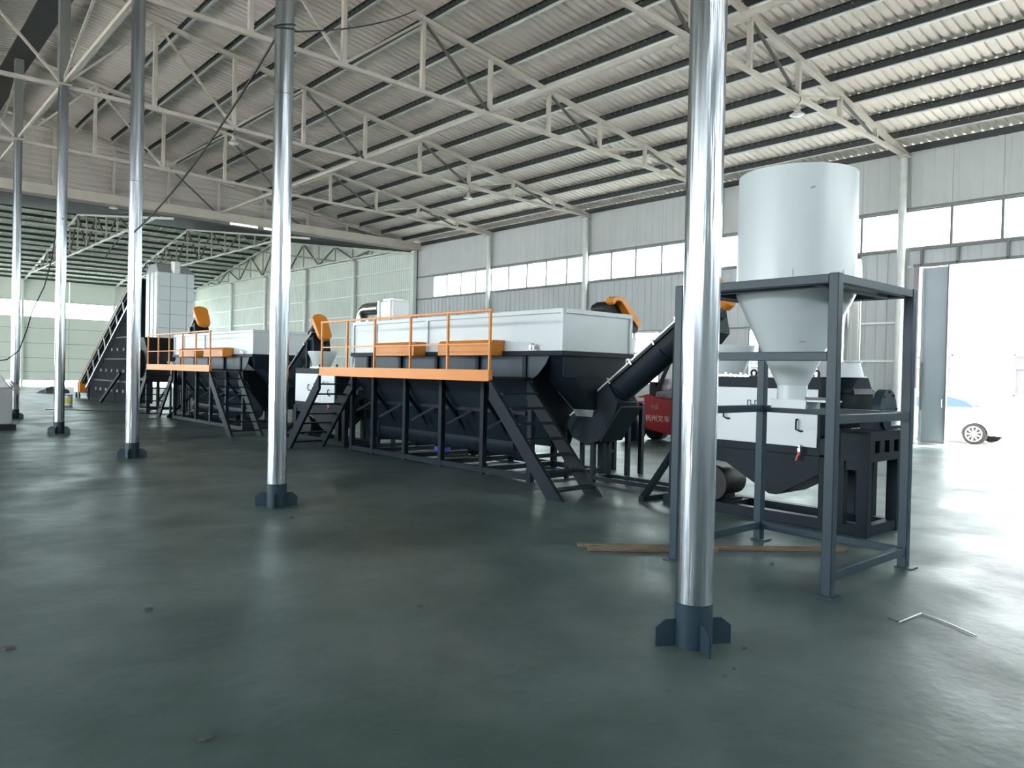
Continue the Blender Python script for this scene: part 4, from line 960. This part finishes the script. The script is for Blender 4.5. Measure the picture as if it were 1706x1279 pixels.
# ================================================================ LAMPS, CABLES
def lamp(x, y, label):
    z0 = 7.95
    l = root('pendant_lamp', (x, y, z0), label, 'lamp', 'pendant bay lamps')
    part('hook', MB().tube([(x, y-.06, z0+.04), (x, y-.07, z0-.06), (x, y-.02, z0-.10), (x, y, z0-.16)], .012, 6), 'rod', l)
    part('cap', MB().cyl((x, y, z0-.16), (x, y, z0-.28), .045, .07, n=16), 'truss', l)
    part('shade', MB().lathe([(.07, -.28), (.17, -.36), (.165, -.36), (.065, -.285)], (x, y, z0), 24), 'galv', l)
    part('bulb', MB().lathe([(.001, -.40), (.09, -.385), (.14, -.355)], (x, y, z0), 20), 'bulb', l)
    return l
l0 = lamp(16.12, YC+3*BAY, 'small white pendant lamp over the near wash tank, on the truss past the second pillar')
for x, k, lb in ((16.12, 1, 'small white pendant lamp right of the nearest pillar, above the hopper'), (8.03, 5, 'small white pendant lamp in the far left, by the third pillar'), (8.03, 3, 'small pendant lamp fitting between second and third pillar, by the black cable')):
    copy_tree(l0, off=(x-16.12, (k-3)*BAY, 0 if x > 10 else .115), label=lb)
for i, x in enumerate((13.1, 14.6)):
    t = root('tube_light', (x, YM-.1, 7.75), ['left', 'right'][i]+' one of the two lit tubes on the truss at the hall joint', 'lamp', 'tube lights on the joint truss')
    part('tube', MB().cyl((x-.6, YM-.12, 7.74), (x+.6, YM-.12, 7.74), .025, n=10), 'led', t); part('batten', MB().box(x-.62, x+.62, YM-.15, YM-.09, 7.77, 7.83), 'truss', t)
def sag(a, b, s, n=14):
    a = Vector(a); b = Vector(b); return [a.lerp(b, i/n)-Vector((0, 0, s*4*(i/n)*(1-i/n))) for i in range(n+1)]
c2y = YC+BAY; c3y = YC+2*BAY
cb1 = sag((9.82, 14.62, 9.86), (XR+.1, c2y+.09, 5.72), .12)
cab_ = root('cable', (XR, c2y, 5.7), 'black cable slung from the second pillar down to the third pillar', 'cable')
part('run', MB().tube(sag((XR-.02, c2y+.135, 5.68), (XR-.05, c3y-.13, 4.0), .22, 20), .016, 6), 'cable', cab_)
part('wrap', MB().tube([(XR+.121*math.cos(a), c2y+.121*math.sin(a), 5.66+.006*a+.03*math.sin(a*1.1)) for a in [k*math.pi/8 for k in range(34)]], .007, 6), 'cable', cab_)
tag(part('cable', MB().tube(cb1, .013, 6), 'cable'), 'black cable running up right from the second pillar across the trusses', 'cable')
tag(part('cable', MB().tube(sag((XR-.05, c3y+.13, 4.0), (4.35, 18.2, 3.95), -.1, 8), .014, 6), 'cable'), 'black cable leaving the third pillar to the left', 'cable')
tag(part('cable', MB().tube([(XR-.0, YC+3*BAY-.13, 5.05), (3.99, 21.2, 4.95), (4.1, 22.3, 4.3), (3.98, 22.5, 3.6), (3.72, 22.5, 2.95), (3.62, 22.5, 2.5), (3.45, 22.5, 1.95), (3.2, 22.5, 1.72), (2.9, 22.5, 1.66)], .014, 6), 'cable'), 'black cable hanging from the fourth pillar down to the film-wrapped cabinet', 'cable')

# ================================================================ FLOOR ITEMS
for i, (a, b, w_, h_, lb) in enumerate((((5.35, 5.02), (7.38, 3.34), .055, .03, 'long thin raw timber batten lying through the hopper stand'), ((5.55, 4.78), (7.30, 3.33), .05, .028, 'second raw timber batten lying beside the longest one'), ((5.30, 4.84), (6.25, 4.05), .045, .045, 'short splintered timber batten at the left end of the pile'))):
    z = .016+.0*i
    o = part('timber_batten', MB().beam((a[0], a[1], z+h_/2-.014), (b[0], b[1], z+h_/2-.014), w_, h_), 'wood', bev=.004); tag(o, lb, 'batten')
wp_ = [(5.50, 2.19), (5.46, 2.10), (5.80, 2.08), (5.70, 1.86), (5.57, 1.66)]
tag(part('bent_rod', MB().tube([(x, y, .008) for x, y in wp_], .0045, 6), 'steel'), 'thin bent wire rod lying on the bare floor at lower right', 'rod')
tag(part('floor_cable', MB().tube([(5.6, 31.2, .01), (6.4, 30.6, .01), (7.2, 29.6, .01), (7.9, 29.4, .01)], .012, 6), 'cable'), 'thin dark cable lying across the floor past the third pillar', 'cable')
random.seed(11)
deb = [(1240, 1081), (1222, 1114), (1207, 1127), (345, 1230), (248, 1015), (870, 965), (485, 862), (1262, 985), (15, 1081), (1285, 940), (1113, 1152), (700, 1010)]
lab = ['dark crumb of dirt right of the nearest pillar foot', 'dark chip just before the nearest pillar foot', 'second dark chip before the nearest pillar foot', 'pale chip at the bottom left of the floor', 'small pale flake on the left floor', 'tiny flake in the middle of the floor',
       'dark flake right of the second pillar foot', 'thin chip between nearest pillar and hopper stand', 'thin dark strip of scrap at the left edge of the floor', 'small chip under the hopper stand', 'small green chip low right of centre', 'tiny crumb on the open floor left of the nearest pillar']
for (px_, py_), lb in zip(deb, lab):
    dd = fwd*F_PX+rt*(px_-853)-up*(py_-639.5); P = Vector((0, 0, 1.65))+dd*(-1.65/dd.z)
    s = .014+random.random()*.012; r_ = random.random()*3
    if 'strip' in lb: s = .03
    pts = [(P.x+s*math.cos(r_+k*1.256)*(1+.5*random.random()), P.y+s*math.sin(r_+k*1.256)*(.5+.4*random.random()), 0) for k in range(5)]
    tag(part('debris_chip', MB().prism(pts, (0, 0, s*.5)), 'tarp'), lb, 'debris')
